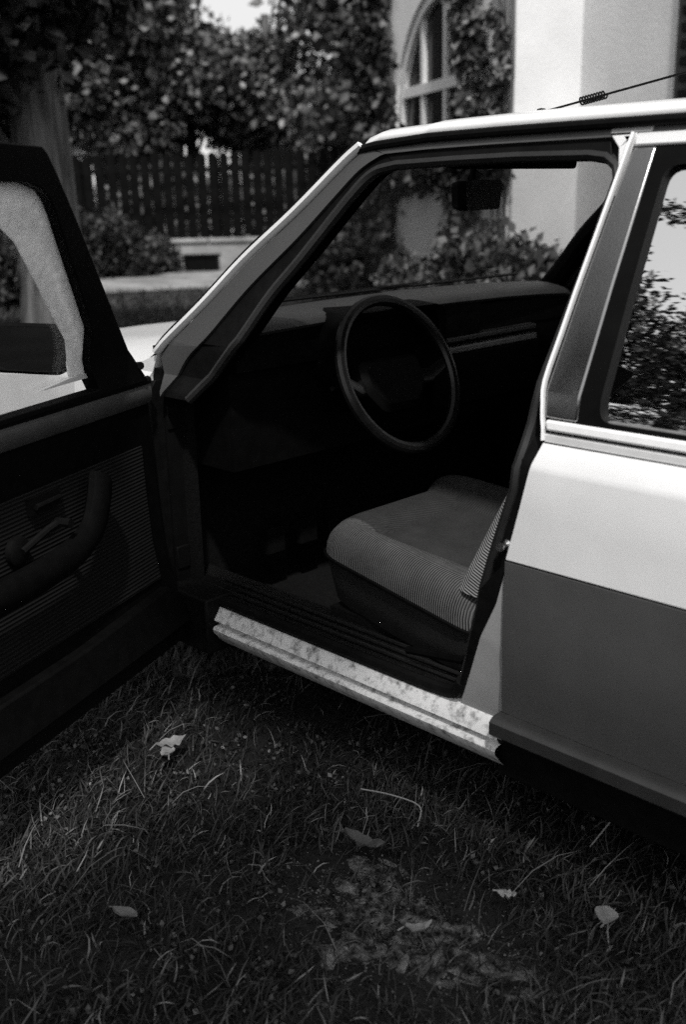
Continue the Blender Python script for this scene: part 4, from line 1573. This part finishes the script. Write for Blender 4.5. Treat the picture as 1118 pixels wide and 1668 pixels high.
# shrubs along the house foot seen through the windscreen
for k_, (px, D_, hgt, lab) in enumerate(((690, .55, .50, 'feathery shrub at the house foot, leftmost seen through the windscreen'), (745, .6, .48, 'leafy shrub at the house foot below the window ivy'), (835, .7, .70, 'upright shrub at the house foot near the passenger windscreen corner'), (905, .8, .6, 'bushy shrub at the house foot by the near wall'))):
    t = along(px, DW - D_)
    p = HM @ Vector((t, D_, 0))
    root = empty('shrub', p)
    tag(root, lab, 'shrub', 'shrubs along the house foot')
    bl = [(random.uniform(-.35, .35), random.uniform(-.25, .25), hgt * random.uniform(.3, 1.15), .22, .22, .25) for _ in range(12)]
    leaf_mesh('foliage', bl, 2200, .085, M_LEAF, root, 60 + k_, (.03, .15))
    for q in bl[:6]:
        limb(G(), (0, 0, -.05), q[:3], .015, .004, k_).build('stem', M_BARK, root)

# trees behind the photographer: they show only as reflections in the rear door glass
for k_, (ang, dist, hh, lab) in enumerate(((222, 9.5, 8.6, 'tree reflected in the rear door glass, the broad one'), (203, 11, 8.2, 'tree reflected in the rear door glass, the far one'), (243, 10, 7.0, 'tree reflected in the rear door glass, behind the photographer'))):
    base = Vector((.2 + dist * math.cos(rad(ang)), dist * math.sin(rad(ang)), 0))
    r2 = random.Random(90 + k_)
    cr = blobset(r2, (0, 0, hh * .5), (1.9, 1.9, hh * .30), 18, .8) + blobset(r2, (0, 0, hh * .82), (1.7, 1.7, hh * .16), 13, .38)
    tree('garden_tree', lab, base, hh * .7, .16, cr, 26000, .10, 91 + k_, (.02, .07), 'trees across the lawn')

# unseen tree added to block sun: its clumps shade grass and the sill's front
base = Vector((3.6, -4.6, 0))
cr = []
for gx_, gy_, s in ((-.30, -.15, .26), (-.18, -.62, .34), (.02, -.10, .22), (.30, -.18, .30), (.25, -.55, .36), (.62, -.30, .36), (.62, -.75, .4), (.1, -1.0, .42), (-.32, -.95, .34), (-.10, -.36, .2),
                   (1.0, -.55, .4), (.95, -.1, .3), (-.36, -.42, .2), (-.30, -1.3, .4), (-1.0, .17, .15), (-.82, .17, .15), (-.70, .18, .12), (-.58, .19, .07)):
    t = 5.6
    q = Vector((gx_, gy_, 0)) + sdir * t - base
    cr.append((q.x, q.y, q.z, s, s, s * .6))
tree('garden_tree', 'unseen tree added behind the camera to shade the grass and sill end', base, 5.2, .17, cr, 16000, .12, 99, (.02, .06), 'trees across the lawn', hollow=.1)

# small weeds and clover between the grass
wb = []
r2 = random.Random(17)
for i in range(260):
    px, py = r2.uniform(-1.3, .7), r2.uniform(-.95, .25)
    wb.append((px, py, soil_height(px, py) + .010, r2.uniform(.02, .07), r2.uniform(.02, .07), .010))
tag(leaf_mesh('weeds', wb, 7000, .011, M_LEAF, None, 23, (.003, .045), droop=.2, hollow=.05), 'small flat weeds and clover between the grass blades', None, None, 'stuff')

# ================================================================== leaves and twigs on the lawn
def fallen_leaf(label, loc, size, rz_, tone, curl=.25, seedv=0):
    r2 = random.Random(seedv)
    V, F = [], []
    n = 9
    for i in range(n):
        t = i / (n - 1)
        wdt = size * .30 * math.sin(math.pi * min(1, t * .97 + .02)) ** .8
        zc = size * curl * (t - .5) ** 2
        for s_ in (-1, -.5, 0, .5, 1):
            V.append((size * (t - .5), wdt * s_, zc + abs(s_) * wdt * .45 + r2.uniform(-1, 1) * (.0012 + .004 * (curl > .6))))
    for i in range(n - 1):
        for j in range(4):
            F.append((i * 5 + j, i * 5 + j + 1, (i + 1) * 5 + j + 1, (i + 1) * 5 + j))
    o = mesh('fallen_leaf', V, F, mat('dead_leaf', tone, 0.8, var=.3, scale=30, bump=.3, bscale=80), None, 40)
    g = G()
    g.tube([(size * -.5, 0, size * curl * .25), (size * -.72, size * .05, .004)], .0014, 5)
    g.build('stalk', o.data.materials[0], o)
    o.location = (loc[0], loc[1], soil_height(*loc) + .042)
    o.rotation_euler = (rad(r2.uniform(-18, 18)), rad(r2.uniform(-14, 14)), rz_)
    tag(o, label, 'leaf', 'dead leaves on the lawn')
    return o


fallen_leaf('pale pointed dead leaf alone on the dark grass at lower right', (.25, -.03), .068, rad(115), .22, seedv=1)
fallen_leaf('broad dark curled leaf on the grass in front of the bare patch', (-.215, -.155), .085, rad(20), .05, .8, 2)
fallen_leaf('crumpled pale leaf lying in the bright grass near the door', (-.79, -.19), .075, rad(70), .13, .9, 3)
fallen_leaf('second crumpled pale leaf touching the one near the door', (-.765, -.22), .06, rad(150), .12, 1.0, 4)
fallen_leaf('greyish leaf among the grass at lower left', (-.37, -.60), .06, rad(10), .10, .5, 5)
fallen_leaf('small curled leaf at the bottom of the bare patch', (.03, -.27), .05, rad(60), .2, .9, 6)
fallen_leaf('tiny pale leaf crumb right of the bare patch', (.087, -.094), .035, rad(30), .25, .7, 7)
for pts, lab in (([(-.36, -.01, .03), (-.28, .0, .045), (-.22, .02, .035), (-.19, -.02, .02)], 'thin bent twig lying on the grass below the sill'),
                 ([(.10, .16, .02), (.13, .20, .09), (.15, .22, .16)], 'pale upright grass stalk below the rear door')):
    g = G()
    c = Vector(pts[0])
    g.tube(catmull([Vector(p) - c for p in pts], 4), .0016, 5)
    o = g.build('twig', mat('dry_twig', .20, .8), None)
    o.location = c
    tag(o, lab, 'twig')
